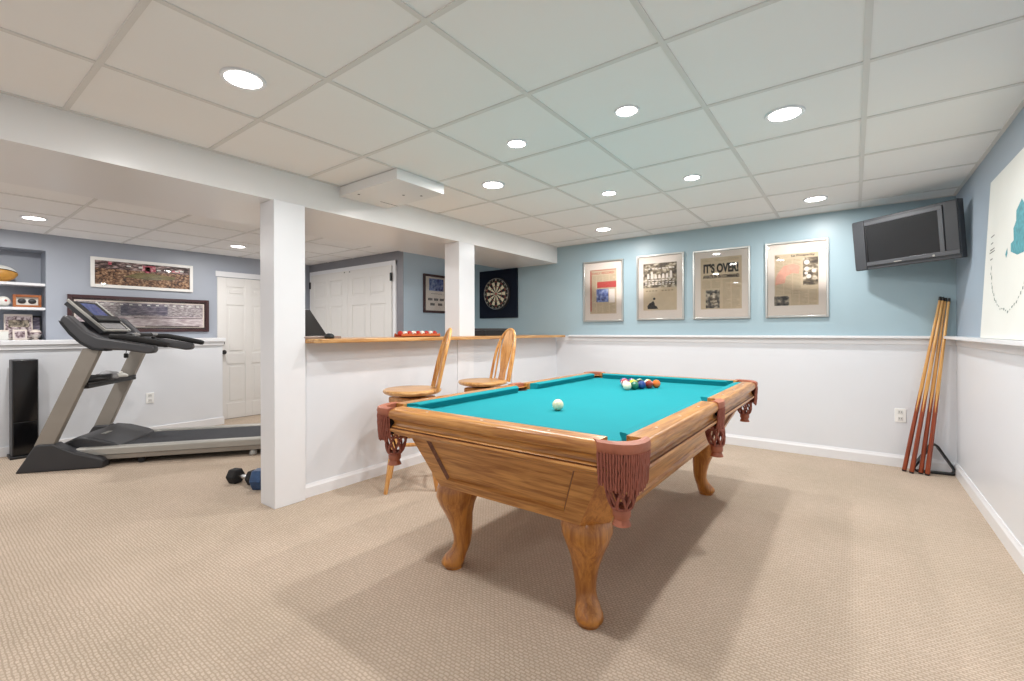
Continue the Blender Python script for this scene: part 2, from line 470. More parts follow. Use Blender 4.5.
# ------------------------------------------------------------------ doors
def panel_door(w, h, th=0.04, cols=2, mat=None):
    """door leaf lying in local XZ, front at y=0, six sunk panels"""
    mb = MB().use(mat or M['door']); mb.box(0, 0.008, 0, w, th, h)
    st = 0.11
    xs = [(st, w / 2 - 0.045), (w / 2 + 0.045, w - st)] if cols == 2 else [(st, w - st)]
    zs = [(0.2, 0.72), (0.86, 1.5), (1.62, h - 0.12)]
    # stiles and rails raised in front of the panels
    mb.box(0, 0, 0, st, 0.01, h); mb.box(w - st, 0, 0, w, 0.01, h)
    if cols == 2: mb.box(w / 2 - 0.045, 0, 0, w / 2 + 0.045, 0.01, h)
    spans = [(st, w / 2 - 0.045), (w / 2 + 0.045, w - st)] if cols == 2 else [(st, w - st)]
    for a, b in ((0, 0.2), (0.72, 0.86), (1.5, 1.62), (h - 0.12, h)):
        for x0, x1 in spans: mb.box(x0, 0, a, x1, 0.01, b)
    for x0, x1 in xs:
        for z0, z1 in zs: mb.box(x0 + 0.035, 0.002, z0 + 0.035, x1 - 0.035, 0.012, z1 - 0.035)
    return mb
# left door, on the left wall (facing +X)
d = panel_door(0.76, 1.86).build('door_1', None, bevel=0.003); d['kind'] = 'structure'
d.location = (XL + 0.012, 2.46, 0.005); d.rotation_euler = (0, 0, PI / 2)
MB().use(M['black']).lathe([(0.012, 0), (0.012, 0.03), (0.027, 0.035), (0.03, 0.05), (0.022, 0.065), (0.001, 0.068)], 16).build('door_knob', d, label='dark round door knob').matrix_local = Matrix.Translation((0.06, 0, 0.88)) @ Matrix.Rotation(PI / 2, 4, 'X')
MB().use(M['black']).lathe([(0.022, 0), (0.022, 0.012), (0.016, 0.02), (0.001, 0.021)], 16).build('deadbolt', d).matrix_local = Matrix.Translation((0.06, 0, 1.0)) @ Matrix.Rotation(PI / 2, 4, 'X')
mb = MB().use(M['trim']); mb.box(XL, 3.225, 0, XL + 0.018, 3.285, 1.94); mb.box(XL, 2.44, 1.872, XL + 0.018, 3.225, 1.94)
struct(mb, 'trim_5')
# closet double doors on the closet wall
DX0, DX1, DH = -6.52, -4.64, 1.98
w = (DX1 - DX0) / 2
for k, nm in ((0, 'door_2'), (1, 'door_3')):
    d = panel_door(w - 0.004, DH).build(nm, None, bevel=0.003); d['kind'] = 'structure'
    d.location = (DX0 + k * w + 0.002, 3.72 - 0.041, 0.005)
    hx = -0.004 if k == 0 else w
    for z in (0.25, 1.0, 1.83): B(hx - 0.014, -0.012, z - 0.05, hx + 0.014, 0.004, z + 0.05, M['black']).build('hinge', d)
    MB().use(M['black']).lathe([(0.008, 0), (0.008, 0.006), (0.001, 0.007)], 10).build('catch', d).matrix_local = Matrix.Translation((w - 0.06 if k == 0 else 0.06, 0, DH - 0.02)) @ Matrix.Rotation(PI / 2, 4, 'X')
mb = MB().use(M['trim']); mb.box(DX0 - 0.06, 3.70, 0, DX0 - 0.003, 3.72, DH + 0.06); mb.box(DX1 + 0.003, 3.70, 0, DX1 + 0.06, 3.72, DH + 0.06); mb.box(DX0 - 0.06, 3.7001, DH + 0.008, DX1 + 0.06, 3.72, DH + 0.0601)
struct(mb, 'trim_6')

# ------------------------------------------------------------------ bar top
mb = MB().use(M['bar'])
mb.prism([(-3.0, 1.66), (-2.88, 1.70), (-2.88, YB - 0.052), (-3.5, YB - 0.006), (-3.5, 1.66)], 'Z', 1.070, 1.100)
tag(mb.build('bar_counter', bevel=0.006), 'long honey oak bar counter running along the top of the white half wall', 'counter')

# ------------------------------------------------------------------ recessed lights
def light_fix(x, y, z, label, R=0.070):
    t = thing('recessed_light', label, 'light', (x, y, z), group='recessed ceiling lights')
    mb = MB().use(M['trim']); n = 32
    prof = [(R, -0.002), (R * 1.2, -0.005), (R * 1.24, 0.0), (R * 1.24, 0.004), (R, 0.004), (R, -0.002)]
    rings = [[(r * math.cos(2 * PI * i / n), r * math.sin(2 * PI * i / n), q) for i in range(n)] for r, q in prof]
    mb.loft(rings, cap=False).build('trim_ring', t)
    MB().use(M['lens']).lathe([(R, -0.001), (R, 0.004)], 32).build('lens', t)
    return t
def lamp(x, y, z, power, size=0.09):
    l = bpy.data.lights.new('downlight', 'AREA'); l.shape = 'DISK'; l.size = size; l.energy = power; l.color = (1.0, 0.985, 0.968)
    o = bpy.data.objects.new('downlight', l); o.location = (x, y, z); COL.objects.link(o); return o
LIGHTS = [
    (-2.06, 0.868, 'large bright recessed light nearest the beam, before the tall front column'),
    (-1.532, 2.10, 'recessed light over the bar side of the near half of the pool table'),
    (-2.103, 2.588, 'recessed light in the tile next to the white boxed duct cover'),
    (-0.879, 2.11, 'recessed light over the right side of the near half of the pool table'),
    (-0.27, 2.611, 'large recessed light between the pool table and the right wall'),
    (-1.515, 3.289, 'recessed light over the bar side of the far half of the pool table'),
    (-0.90, 3.307, 'recessed light over the right side of the far half of the pool table'),
    (-0.248, 4.452, 'recessed light near the blue wall above the fourth newspaper, left of the television'),
    (-2.103, 4.422, 'recessed light near the blue wall above the red inked first newspaper'),
]
PW = 12.6
for x, y, lb in LIGHTS:
    small = -1.6 < x < -0.8
    light_fix(x, y, H, lb, 0.048 if small else 0.070); lamp(x, y, H - 0.012, PW * (0.75 if small else 1.0))
for x, y, lb in ((-5.75, 0.70, 'recessed light over the shelf niche end of the treadmill corner'), (-5.78, 2.37, 'recessed light before the single white door behind the front column')):
    light_fix(x, y, HL, lb); lamp(x, y, HL - 0.012, PW * 1.15)
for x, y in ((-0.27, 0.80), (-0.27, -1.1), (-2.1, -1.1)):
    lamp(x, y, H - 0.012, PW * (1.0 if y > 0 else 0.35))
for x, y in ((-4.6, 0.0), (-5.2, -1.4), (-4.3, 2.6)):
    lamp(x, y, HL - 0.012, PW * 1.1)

# ------------------------------------------------------------------ pool table (local origin: floor under its middle)
T = thing('pool_table', 'oak pool table with teal cloth, fringed leather pockets and carved curved legs', 'pool table', (-1.205, 2.51, 0))
HX, HY, ZT, ZB = 0.662, 1.15, 0.79, 0.75
CH = 0.13       # corner cut
def octo(hx, hy, c, z): return [(-hx + c, -hy, z), (hx - c, -hy, z), (hx, -hy + c, z), (hx, hy - c, z), (hx - c, hy, z), (-hx + c, hy, z), (-hx, hy - c, z), (-hx, -hy + c, z)]
# apron: stepped moulding under the rails
def apron_band(prof, mat_x, mat_y, name):
    mb = MB()
    rings = [octo(HX - q[0], HY - q[0], CH - q[0] * 0.55, q[1]) for q in prof]
    for k in range(len(rings) - 1):
        for i in range(8):
            j = (i + 1) % 8
            mb.use(M['oak_shade'] if prof[k][2:] else (mat_x if i in (0, 4) else mat_y))  # groove steps get the oak with shade painted in
            mb.add([rings[k][i], rings[k][j], rings[k + 1][j], rings[k + 1][i]], [(0, 1, 2, 3)])
    o = mb.build(name, T, angle=25)
    return o
apron_band([(0.07, 0.768), (0.035, 0.768), (0.030, 0.739), (0.016, 0.739), (0.020, 0.735), (0.024, 0.728), (0.025, 0.720), (0.022, 0.712), (0.014, 0.706), (0.012, 0.7035), (0.016, 0.702, 1), (0.016, 0.700, 1), (0.008, 0.698), (0.006, 0.690), (0.010, 0.683), (0.020, 0.678), (0.024, 0.674), (0.028, 0.667), (0.25, 0.667)], M['oak'], M['oak_y'], 'apron')
# wooden top rails: two end rails and four side rails, each with pearl sights
def rail(p0, p1, mat, sights):
    """p0->p1 along the outside; the profile reaches inward"""
    a = Vector((*p0, 0)); b = Vector((*p1, 0)); d = (b - a).normalized(); nrm = Vector((-d.y, d.x, 0))
    prof = [(0.016, 0.740), (0.006, 0.743), (0.001, 0.752), (0.0, 0.764), (0.003, 0.778), (0.010, 0.786), (0.022, 0.790), (0.082, 0.790), (0.082, 0.740)]
    mb = MB().use(mat)
    ends = []
    for q in (a, b): ends.append([tuple(q + nrm * o + Vector((0, 0, z))) for o, z in prof])
    mb.loft(ends)
    r = mb.build('rail', T, bevel=0)
    for s in sights:
        q = a.lerp(b, s) + nrm * 0.045
        MB().use(M['pearl']).lathe([(0.006, 0.7895), (0.006, 0.7908)], 10, (q.x, q.y, 0)).build('sight_inlay', r)
    prof = [(0.082, 0.789), (0.10, 0.7895), (0.122, 0.788), (0.131, 0.7855), (0.133, 0.781), (0.122, 0.764), (0.117, 0.7505), (0.082, 0.7505)]
    mb = MB().use(M['cloth']); ends = []
    for q, sgn in ((a, 1), (b, -1)):
        ends.append([tuple(q + nrm * o + d * sgn * (0.02 + (o - 0.082) * 0.75) + Vector((0, 0, z))) for o, z in prof])
    mb.loft(ends).build('cushion', T)
g = 0.062
rail((-HX + CH, -HY), (HX - CH, -HY), M['oak'], (0.2, 0.5, 0.8))
rail((HX - CH, HY), (-HX + CH, HY), M['oak'], (0.2, 0.5, 0.8))
for y0, y1 in ((-HY + CH, -g), (g, HY - CH)):
    rail((HX, y0), (HX, y1), M['oak_y'], (0.2, 0.5, 0.8))
    rail((-HX, y1), (-HX, y0), M['oak_y'], (0.2, 0.5, 0.8))
# cloth-covered slate with pocket cut-outs kept as dark wells
mb = MB().use(M['cloth']); mb.prism([(p[0], p[1]) for p in octo(HX - 0.075, HY - 0.075, CH - 0.03, 0)], 'Z', 0.715, ZB)
mb.build('playing_surface', T)
PK = [(HX - 0.075, -HY + 0.075, 0), (HX - 0.075, HY - 0.075, 0), (-HX + 0.075, -HY + 0.075, 0), (-HX + 0.075, HY - 0.075, 0), (HX - 0.052, 0, 1), (-HX + 0.052, 0, 1)]
for (x, y, side) in PK:
    sx = 1 if x > 0 else -1; sy = (1 if y > 0 else -1) if not side else 0
    out = Vector((sx, sy, 0)).normalized()
    tn = Vector((-out.y, out.x, 0))
    # leather iron: a curved strap that bridges the rail ends
    hw = 0.092 if not side else 0.062
    base = Vector((x, y, 0))
    cen = (Vector((sx * (HX - CH / 2), sy * (HY - CH / 2), 0)) if not side else Vector((sx * (HX - 0.004), 0, 0)))
    bul = 0.058 if not side else 0.012
    n = 12
    def strap(off, z):
        pts = []
        for i in range(n + 1):
            u = -1 + 2 * i / n
            pts.append(cen + tn * (u * hw) + out * (bul * (1 - u * u) + off) + Vector((0, 0, z)))
        return pts
    prof = [(-0.04, 0.79), (-0.012, 0.794), (0.004, 0.788), (0.008, 0.775), (0.004, 0.757), (-0.002, 0.752), (-0.04, 0.752)]
    rows = [strap(o, z) for o, z in prof]
    rings = [[tuple(rows[k][i]) for k in range(len(prof))] for i in range(n + 1)]
    pk = MB().use(M['leather']).loft(rings).build('pocket', T, label='tan leather fringed pocket')
    # well
    MB().use(M['hole']).lathe([(0.05, 0.7508), (0.05, 0.74), (0.036, 0.72), (0.034, 0.66)], 20, tuple(base - out * 0.004)).build('well', pk)
    # fringe cords: start under the strap, hang to slightly uneven lengths
    mb = MB().use(M['cord'])
    nc = 24 if not side else 15
    fl = 0.130 if not side else 0.125
    for layer in (0, 1):
        for i in range(nc):
            u = -1 + 2 * (i + 0.5 * layer) / (nc - 0.5)
            p = cen + tn * (u * hw * 0.98) + out * (bul * (1 - u * u) + 0.004 - 0.006 * layer)
            L = fl * random.uniform(0.86, 1.06) * (0.9 + 0.1 * (1 - u * u))
            path = []
            for k in range(9):
                f = k / 8
                w = Vector((random.uniform(-1, 1), random.uniform(-1, 1), 0)) * 0.0012
                path.append(tuple(p + w - tn * (u * 0.006 * f) - out * 0.008 * f * f + Vector((0, 0, 0.757 - L * f))))
            rad = [0.0034 + (0.0007 if k % 2 else -0.0005) for k in range(9)]
            mb.tube(path, rad, 6)
    mb.build('fringe', pk)
    # woven net: crossing cords that gather into a leather cup
    mb = MB().use(M['cord'])
    ncd = 8
    c0 = cen - out * 0.03; 
    def netp(ang, f):
        rr = (0.050 if not side else 0.042) * (1 - f) ** 0.6 + 0.026 * f ** 0.8
        return tuple(c0 + Vector((math.cos(ang) * rr, math.sin(ang) * rr, 0.665 - 0.105 * f)) + out * 0.012 * f)
    for s_ in (1, -1):
        for i in range(ncd):
            a0 = 2 * PI * i / ncd
            mb.tube([netp(a0 + s_ * 0.9 * f, f) for f in [k / 10 for k in range(11)]], 0.0052, 6)
    for f in (0.2, 0.97):
        mb.tube([netp(2 * PI * k / 24, f) for k in range(24)], 0.005, 6, closed=True)
    mb.build('net', pk)
    cc = c0 + out * 0.012
    MB().use(M['leather']).lathe([(0.026, 0.562), (0.03, 0.55), (0.03, 0.535), (0.024, 0.525), (0.032, 0.505), (0.02, 0.508), (0.001, 0.515)], 14, tuple(cc)).build('net_cup', pk)
# cabinet: tapered box with cut corners; sunk panels on the four faces
CZ1, CZ0 = 0.672, 0.415
top = octo(0.598, 1.055, 0.088, CZ1); bot = octo(0.458, 0.975, 0.085, CZ0)
mb = MB()
for i in range(8):
    j = (i + 1) % 8
    if i % 2 == 0:   # long faces: a frame around a sunk panel
        a, b_, c_, d_ = [Vector(p) for p in (top[i], top[j], bot[j], bot[i])]
        L = (b_ - a).length; fx = 0.105 / L; f0, f1 = 0.12, 0.84
        def P(u, v): return (a.lerp(b_, u)).lerp(d_.lerp(c_, u), v)
        nrm = (b_ - a).cross(d_ - a).normalized()
        if nrm.dot(a + b_) < 0: nrm = -nrm
        fr = [P(0, 0), P(1, 0), P(1, 1), P(0, 1)]; inn = [P(fx, f0), P(1 - fx, f0), P(1 - fx, f1), P(fx, f1)]
        dp = [p - nrm * 0.014 for p in [P(fx + 0.012, f0 + 0.03), P(1 - fx - 0.012, f0 + 0.03), P(1 - fx - 0.012, f1 - 0.03), P(fx + 0.012, f1 - 0.03)]]
        mb.use(M['oak'] if i in (0, 4) else M['oak_y'])
        mb.add([tuple(p) for p in fr + inn], [(0, 1, 5, 4), (1, 2, 6, 5), (2, 3, 7, 6), (3, 0, 4, 7)])
        mb.add([tuple(p) for p in inn + dp], [(0, 1, 5, 4), (2, 3, 7, 6)]); mb.use(M['oak_shade']); mb.add([tuple(p) for p in inn + dp], [(1, 2, 6, 5), (3, 0, 4, 7)])  # left and right recess walls coloured dark as painted shade
        mb.use(M['oak'] if i in (0, 4) else M['oak_y']); mb.add([tuple(p) for p in dp], [(0, 1, 2, 3)])
    else:
        mb.use(M['oak_leg']); mb.add([top[i], top[j], bot[j], bot[i]], [(0, 1, 2, 3)])
mb.use(M['oak']).add(bot, [tuple(range(8))])
mb.build('cabinet', T, smooth=False)
# cabriole legs: rings swept down with the knee and the pad foot thrown outward
LEG = [(0.440, -0.010, 0.075, 3.6), (0.415, -0.004, 0.088, 3.4), (0.385, 0.004, 0.095, 3.0), (0.35, 0.010, 0.093, 2.8), (0.31, 0.010, 0.080, 2.6), (0.26, 0.003, 0.063, 2.5),
       (0.21, -0.006, 0.052, 2.4), (0.16, -0.011, 0.045, 2.3), (0.12, -0.010, 0.041, 2.2), (0.09, -0.002, 0.042, 2.1), (0.065, 0.012, 0.049, 2.0), (0.045, 0.022, 0.055, 2.0),
       (0.028, 0.027, 0.057, 2.0), (0.016, 0.027, 0.053, 2.0), (0.012, 0.026, 0.046, 2.0), (0.0, 0.024, 0.044, 2.0)]
for sx in (-1, 1):
    for sy in (-1, 1):
        out = Vector((sx, sy, 0)).normalized()
        c0 = Vector((sx * 0.346, sy * 0.868, 0))
        rings = []
        for z, off, r, e in LEG:
            ring = []
            for i in range(20):
                a = 2 * PI * i / 20; ca, sa = math.cos(a), math.sin(a)
                q = r / (abs(ca) ** e + abs(sa) ** e) ** (1 / e)
                ring.append(tuple(c0 + out * off * 1.25 + Vector((q * ca, q * sa, z))))
            rings.append(ring)
        MB().use(M['oak_leg']).loft(rings).build('leg', T, angle=60)

# ------------------------------------------------------------------ pool balls
BR = 0.0286
def ball(name, x, y, z, col, stripe, label, group=None, r=BR, rot=None, cat='ball'):
    c = M.setdefault('ball_%d_%d_%d' % col, plain('ball_%d_%d_%d' % col, col, 0.12, var=0.0, coat=0.5))
    wht = M.setdefault('ball_white', plain('ball_white', (240, 234, 216), 0.12, var=0.0, coat=0.5))
    mb = MB(); nv, nu = 14, 20
    rings = []
    for k in range(nv + 1):
        th = PI * k / nv
        rings.append([(max(1e-5, r * math.sin(th)) * math.cos(2 * PI * i / nu), max(1e-5, r * math.sin(th)) * math.sin(2 * PI * i / nu), -r * math.cos(th)) for i in range(nu)])
    for k in range(nv):
        mid = -math.cos(PI * (k + 0.5) / nv)
        mb.use(wht if stripe and abs(mid) > 0.55 else c).loft([rings[k], rings[k + 1]], cap=False)
    o = mb.build(name, None, angle=80)
    bm = bmesh.new(); bm.from_mesh(o.data); bmesh.ops.remove_doubles(bm, verts=bm.verts, dist=1e-4); bm.to_mesh(o.data); bm.free()
    o.location = (x, y, z); o.rotation_euler = rot or (random.uniform(0, 6), random.uniform(0, 6), 0)
    return tag(o, label, cat, group)
ball('cue_ball', -1.19, 1.975, ZB + BR, (236, 230, 194), False, 'cream cue ball lying alone on the near half of the teal cloth')
RACK = [  # colour, stripe, label
    ((240, 228, 200), False, 'pale cream ball at the front tip of the loose racked triangle'),
    ((140, 52, 50), True, 'white ball with maroon stripe, second row of the rack, bar side'),
    ((30, 110, 84), False, 'dark green ball just right of the front tip of the rack'),
    ((150, 60, 90), True, 'white ball with plum stripe at the left edge of the rack, third row'),
    ((228, 196, 60), False, 'yellow ball in the middle of the third row of the rack'),
    ((30, 62, 130), False, 'dark blue ball on the right edge of the rack, third row'),
    ((214, 70, 60), True, 'white ball with red stripe at the left edge of the rack, fourth row'),
    ((140, 196, 70), False, 'lime green ball left of centre in the fourth row of the rack'),
    ((24, 24, 26), False, 'black ball right of centre in the fourth row of the rack'),
    ((132, 44, 34), False, 'brick red ball on the right edge of the rack, fourth row'),
    ((60, 60, 150), True, 'white ball with blue stripe at the left end of the back row of the rack'),
    ((110, 54, 130), False, 'purple ball second from left in the back row of the rack'),
    ((30, 120, 80), True, 'white ball with green stripe in the middle of the back row of the rack'),
    ((232, 206, 90), True, 'white ball with yellow stripe second from right in the back row of the rack'),
    ((222, 110, 44), False, 'orange ball at the right end of the back row of the rack'),
]
i = 0
for k in range(5):
    for j in range(k + 1):
        col, st, lb = RACK[i]; i += 1
        x = -1.222 + (j - k / 2) * BR * 2.06 + random.uniform(-0.001, 0.001); y = 2.925 + k * BR * 2.0 + random.uniform(-0.001, 0.001)
        ball('pool_ball', x, y, ZB + BR, col, st, lb, 'racked pool balls')

# ------------------------------------------------------------------ bar stools
def make_stool(label, loc, face, legrot):
    t = thing('bar_stool', label, 'stool', loc, (0, 0, face), 'wooden bar stools')
    SZ = 0.72
    # saddle seat
    rings = []
    for z, k in ((SZ - 0.036, 0.86), (SZ - 0.026, 0.97), (SZ - 0.014, 1.0), (SZ - 0.004, 0.985), (SZ, 0.95)):
        rings.append([(0.212 * k * math.cos(a) * (1.0 if math.sin(a) > 0 else 1.03), 0.215 * k * math.sin(a), z) for a in [2 * PI * i / 40 for i in range(40)]])
    rings.append([(0.11 * math.cos(2 * PI * i / 40), 0.11 * math.sin(2 * PI * i / 40), SZ - 0.006) for i in range(40)])
    MB().use(M['stool_seat']).loft(rings).build('seat', t)
    MB().use(M['black']).lathe([(0.10, SZ - 0.056), (0.10, SZ - 0.036)], 24).build('swivel', t, label='dark metal swivel plate')
    # base: ring block, legs, stretchers
    R_ = Matrix.Rotation(legrot - face, 4, 'Z')
    mb = MB().use(M['stool']); mb.T = R_
    mb.box(-0.125, -0.125, SZ - 0.10, 0.125, 0.125, SZ - 0.056)
    mb.build('seat_base', t, bevel=0.01)
    def lp(k, z):
        a = PI / 2 * k; f = (SZ - 0.08 - z) / (SZ - 0.08); rr = 0.115 + 0.14 * f
        return Vector((rr * math.cos(a), rr * math.sin(a), z))
    for k in range(4):
        mb = MB().use(M['stool']); mb.T = R_
        zs = [SZ - 0.08, 0.56, 0.46, 0.36, 0.34, 0.32, 0.22, 0.12, 0.0]
        rd = [0.014, 0.019, 0.021, 0.021, 0.024, 0.021, 0.021, 0.018, 0.014]
        mb.tube([tuple(lp(k, z)) for z in zs], rd, 12).build('leg', t)
        z = 0.33 if k % 2 else 0.24
        mb = MB().use(M['stool']); mb.T = R_
        a, b = lp(k, z), lp((k + 1) % 4, z)
        mb.tube([tuple(a.lerp(b, f)) for f in (0, 0.25, 0.5, 0.75, 1)], [0.009, 0.012, 0.014, 0.012, 0.009], 10).build('stretcher', t)
    # bow back
    def back(u, h):      # u sideways, h up from the seat, leaning backwards
        return (u, 0.165 + 0.22 * h + 0.02 * (1 - (u / 0.17) ** 2 if abs(u) < 0.17 else 0), SZ - 0.01 + h)
    path = []
    for i in range(33):
        a = PI * i / 32
        path.append(back(-0.165 * math.cos(a) * (1 + 0.04 * math.sin(a)), 0.455 * math.sin(a) ** 0.6 if 0 < i < 32 else 0.0))
    MB().use(M['stool']).tube(path, 0.0125, 10).build('bow', t)
    # broad pressed splat
    prof = [(0.0, 0.052), (0.08, 0.046), (0.16, 0.066), (0.26, 0.084), (0.35, 0.078), (0.445, 0.055)]
    rings = []
    for h, w_ in prof:
        f0, f1 = back(-w_, h), back(w_, h)
        rings.append([(f0[0], f0[1] - 0.005, f0[2]), (f1[0], f1[1] - 0.005, f1[2]), (f1[0], f1[1] + 0.005, f1[2]), (f0[0], f0[1] + 0.005, f0[2])])
    MB().use(M['stool']).loft(rings).build('splat', t)
    for u in (-0.118, 0.118):
        MB().use(M['stool']).tube([back(u * (0.93 + 0.07 * f), f * 0.385) for f in (0, 0.25, 0.5, 0.75, 1)], [0.006, 0.0085, 0.009, 0.0075, 0.006], 8).build('spindle', t)
    return t
s1 = make_stool('oak bow-back swivel stool nearest the front column, showing one splayed leg beside the table corner', (-2.655, 2.30, 0), math.radians(-37), 0.03)
copy_tree(s1, (-2.60, 3.05, 0), (0, 0, math.radians(-22)), 'oak bow-back swivel stool behind the middle of the pool table, below the dartboard')

# ------------------------------------------------------------------ bar things
t = thing('laptop', 'dark laptop with lid leaning back on the bar against the front column', 'laptop', (-3.06, 1.785, 1.100))
B(-0.14, -0.145, 0, 0.06, 0.145, 0.018, M['laptop_grey']).build('keyboard_base', t, bevel=0.004)
mb = MB().use(M['black']); mb.T = Matrix.Translation((-0.135, 0, 0.019)) @ Matrix.Rotation(math.radians(-50), 4, 'Y')
mb.box(-0.006, -0.145, 0.0, 0.006, 0.145, 0.31)
mb.build('lid', t, bevel=0.003)
t = MB().use(M['black']).sphere((0, 0, 0.0), 0.03, 16, 10, (1.4, 1.0, 0.9))
o = t.build('computer_mouse'); o.location = (-2.945, 1.80, 1.100 + 0.012)
bm = bmesh.new(); bm.from_mesh(o.data)
for v in bm.verts: v.co.z = max(v.co.z, -0.012)
bm.to_mesh(o.data); bm.free()
tag(o, 'small black mouse on the bar beside the laptop', 'mouse')
t = thing('ball_tray', 'low red-brown wooden tray of balls on the bar', 'tray', (-3.12, 2.77, 1.100))
mb = MB().use(M['red_wood']); mb.box(-0.05, -0.225, 0, 0.05, 0.225, 0.008)
mb.build('tray_floor', t)
for x in (-0.05, 0.044): 
    mb = MB().use(M['red_wood'])
    pts = [(-0.225, 0), (0.225, 0), (0.225, 0.02)]
    for i in range(9):
        yy = 0.2 - 0.05 * i
        pts += [(yy + 0.018, 0.034), (yy, 0.022), (yy - 0.018, 0.034)]
    pts += [(-0.225, 0.02)]
    mb.prism(pts, 'X', x, x + 0.006).build('tray_side', t)
for k in range(9):
    red = k % 2 == 0
    ball('snooker_ball', -3.12, 2.77 + 0.2 - 0.05 * k, 1.100 + 0.008 + 0.0235, (186, 44, 34) if red else (236, 226, 214), False,
         ('red' if red else 'white') + ' ball in the wooden tray on the bar, ' + ['first', 'second', 'third', 'fourth', 'fifth', 'sixth', 'seventh', 'eighth', 'ninth'][k] + ' from the back column', 'balls in the tray', r=0.0235)
t = thing('storage_case', 'flat black case on the bar below the dartboard', 'case', (-3.24, 3.99, 1.100))
B(-0.09, -0.25, 0, 0.09, 0.25, 0.058, M['black']).build('case_body', t, bevel=0.004)
B(-0.093, -0.253, 0.059, 0.093, 0.253, 0.08, M['dark']).build('lid', t, bevel=0.004)

# ------------------------------------------------------------------ framed pictures
def framed(name, label, w, h, loc, rotz, fmat, fw, matw, cat='picture', depth=0.025, matmat=None):
    t = thing(name, label, cat, loc, (0, 0, rotz))
    mb = MB().use(fmat)
    a, b = w / 2, h / 2
    for (x0, z0, x1, z1) in ((-a, -b, -a + fw, b), (a - fw, -b, a, b)): mb.box(x0, -depth, z0, x1, 0, z1)
    for (z0, z1) in ((-b, -b + fw), (b - fw, b)): mb.box(-a + fw, -depth, z0, a - fw, -0.0001, z1)
    mb.build('frame', t, bevel=0.003)
    if matw: B(-a + fw, -0.010, -b + fw, a - fw, -0.002, b - fw, matmat or M['mat_board']).build('mat_board', t, smooth=False)
    B(-a + fw, -0.0165, -b + fw, a - fw, -0.0150, b - fw, M['glass']).build('glass', t, smooth=False)
    return t
def sheet(t, name, x0, z0, x1, z1, mat, lift=0.0105, parent=None):
    return B(x0, -lift, z0, x1, -lift + 0.0004, z1, mat).build(name, parent or t, smooth=False)
def newsprint(mb, x0, z0, x1, z1, cols, lines, lift=0.0112):
    mb.use(M['ink_grey'])
    cw = (x1 - x0) / cols
    for c in range(cols):
        for k in range(lines):
            z = z1 - (k + 0.5) * (z1 - z0) / lines; e = cw * (0.9 if random.random() > 0.15 else random.uniform(0.4, 0.8))
            mb.box(x0 + c * cw + 0.004, -lift, z - 0.0012, x0 + c * cw + e, -lift + 0.0002, z + 0.0012)
PY = YB - 0.001
# 1 — red headline
t = framed('framed_newspaper', 'framed newspaper with a red banner and blue photo, nearest the dartboard', 0.515, 0.725, (-2.39, PY, 1.622), 0, M['frame_silver'], 0.018, 1)
p = sheet(t, 'newspaper', -0.17, -0.27, 0.17, 0.26, M['paper'])
mb = MB(); newsprint(mb, -0.165, -0.26, 0.165, 0.19, 4, 40); mb.build('newsprint', p, smooth=False)
mb = MB().use(M['ink_red']); text_into(mb, 'DAILY RECORD', 0, 0.215, 0.026, -0.0114, 1.12, bold=0.01); mb.box(-0.17, -0.0112, 0.248, 0.17, -0.0109, 0.254); mb.box(-0.165, -0.0112, -0.24, -0.15, -0.0109, 0.24); mb.build('masthead', p, smooth=False)
sheet(t, 'banner', -0.075, 0.04, 0.168, 0.112, M['ink_red'], 0.0118, p)
sheet(t, 'photo', -0.085, -0.13, 0.07, 0.025, M['photo_blue'], 0.0118, p)
sheet(t, 'photo', 0.08, -0.14, 0.15, 0.02, M['mat_board'], 0.0118, p)
# 2 — big photograph
t = framed('framed_newspaper', 'framed newspaper with one large dark photograph filling its upper half', 0.525, 0.725, (-1.71, PY, 1.63), 0, M['frame_silver'], 0.018, 1)
p = sheet(t, 'newspaper', -0.185, -0.255, 0.185, 0.265, M['paper'])
sheet(t, 'photo', -0.185, -0.005, 0.185, 0.265, M['photo_brown'], 0.0116, p)
mb = MB().use(M['mat_board'])
for z in (0.205, 0.075, 0.05, 0.03):
    for k in range(9):
        x = -0.165 + k * 0.038; mb.box(x, -0.0122, z - 0.004, x + random.uniform(0.018, 0.032), -0.0119, z + 0.004 + random.uniform(0, 0.006))
for k in range(7):
    x = -0.13 + k * 0.042; hgt = random.uniform(0.03, 0.075)
    mb.prism([(x - 0.014, 0.095), (x + 0.016, 0.095), (x + 0.012, 0.095 + hgt), (x, 0.105 + hgt), (x - 0.01, 0.095 + hgt)], 'Y', -0.0122, -0.0119)
mb.build('players', p, smooth=False)
mb = MB().use(M['ink_grey'])
for x in (-0.155, -0.12, -0.085, -0.05, 0.02, 0.055, 0.09, 0.125): mb.box(x, -0.0115, -0.045, x + 0.022, -0.0111, -0.034)
mb.build('caption', p, smooth=False)
mb = MB().use(M['ink']); 
mb.prism([(-0.135, -0.24), (-0.02, -0.24), (-0.03, -0.215), (-0.055, -0.20), (-0.06, -0.17), (-0.075, -0.15), (-0.09, -0.165), (-0.12, -0.18), (-0.14, -0.21)], 'Y', -0.0116, -0.0112)
mb.lathe([(0.014, -0.0116), (0.014, -0.0112)], 12, (-0.062, 0, -0.128), 'Y'); mb.build('photo', p, smooth=False)
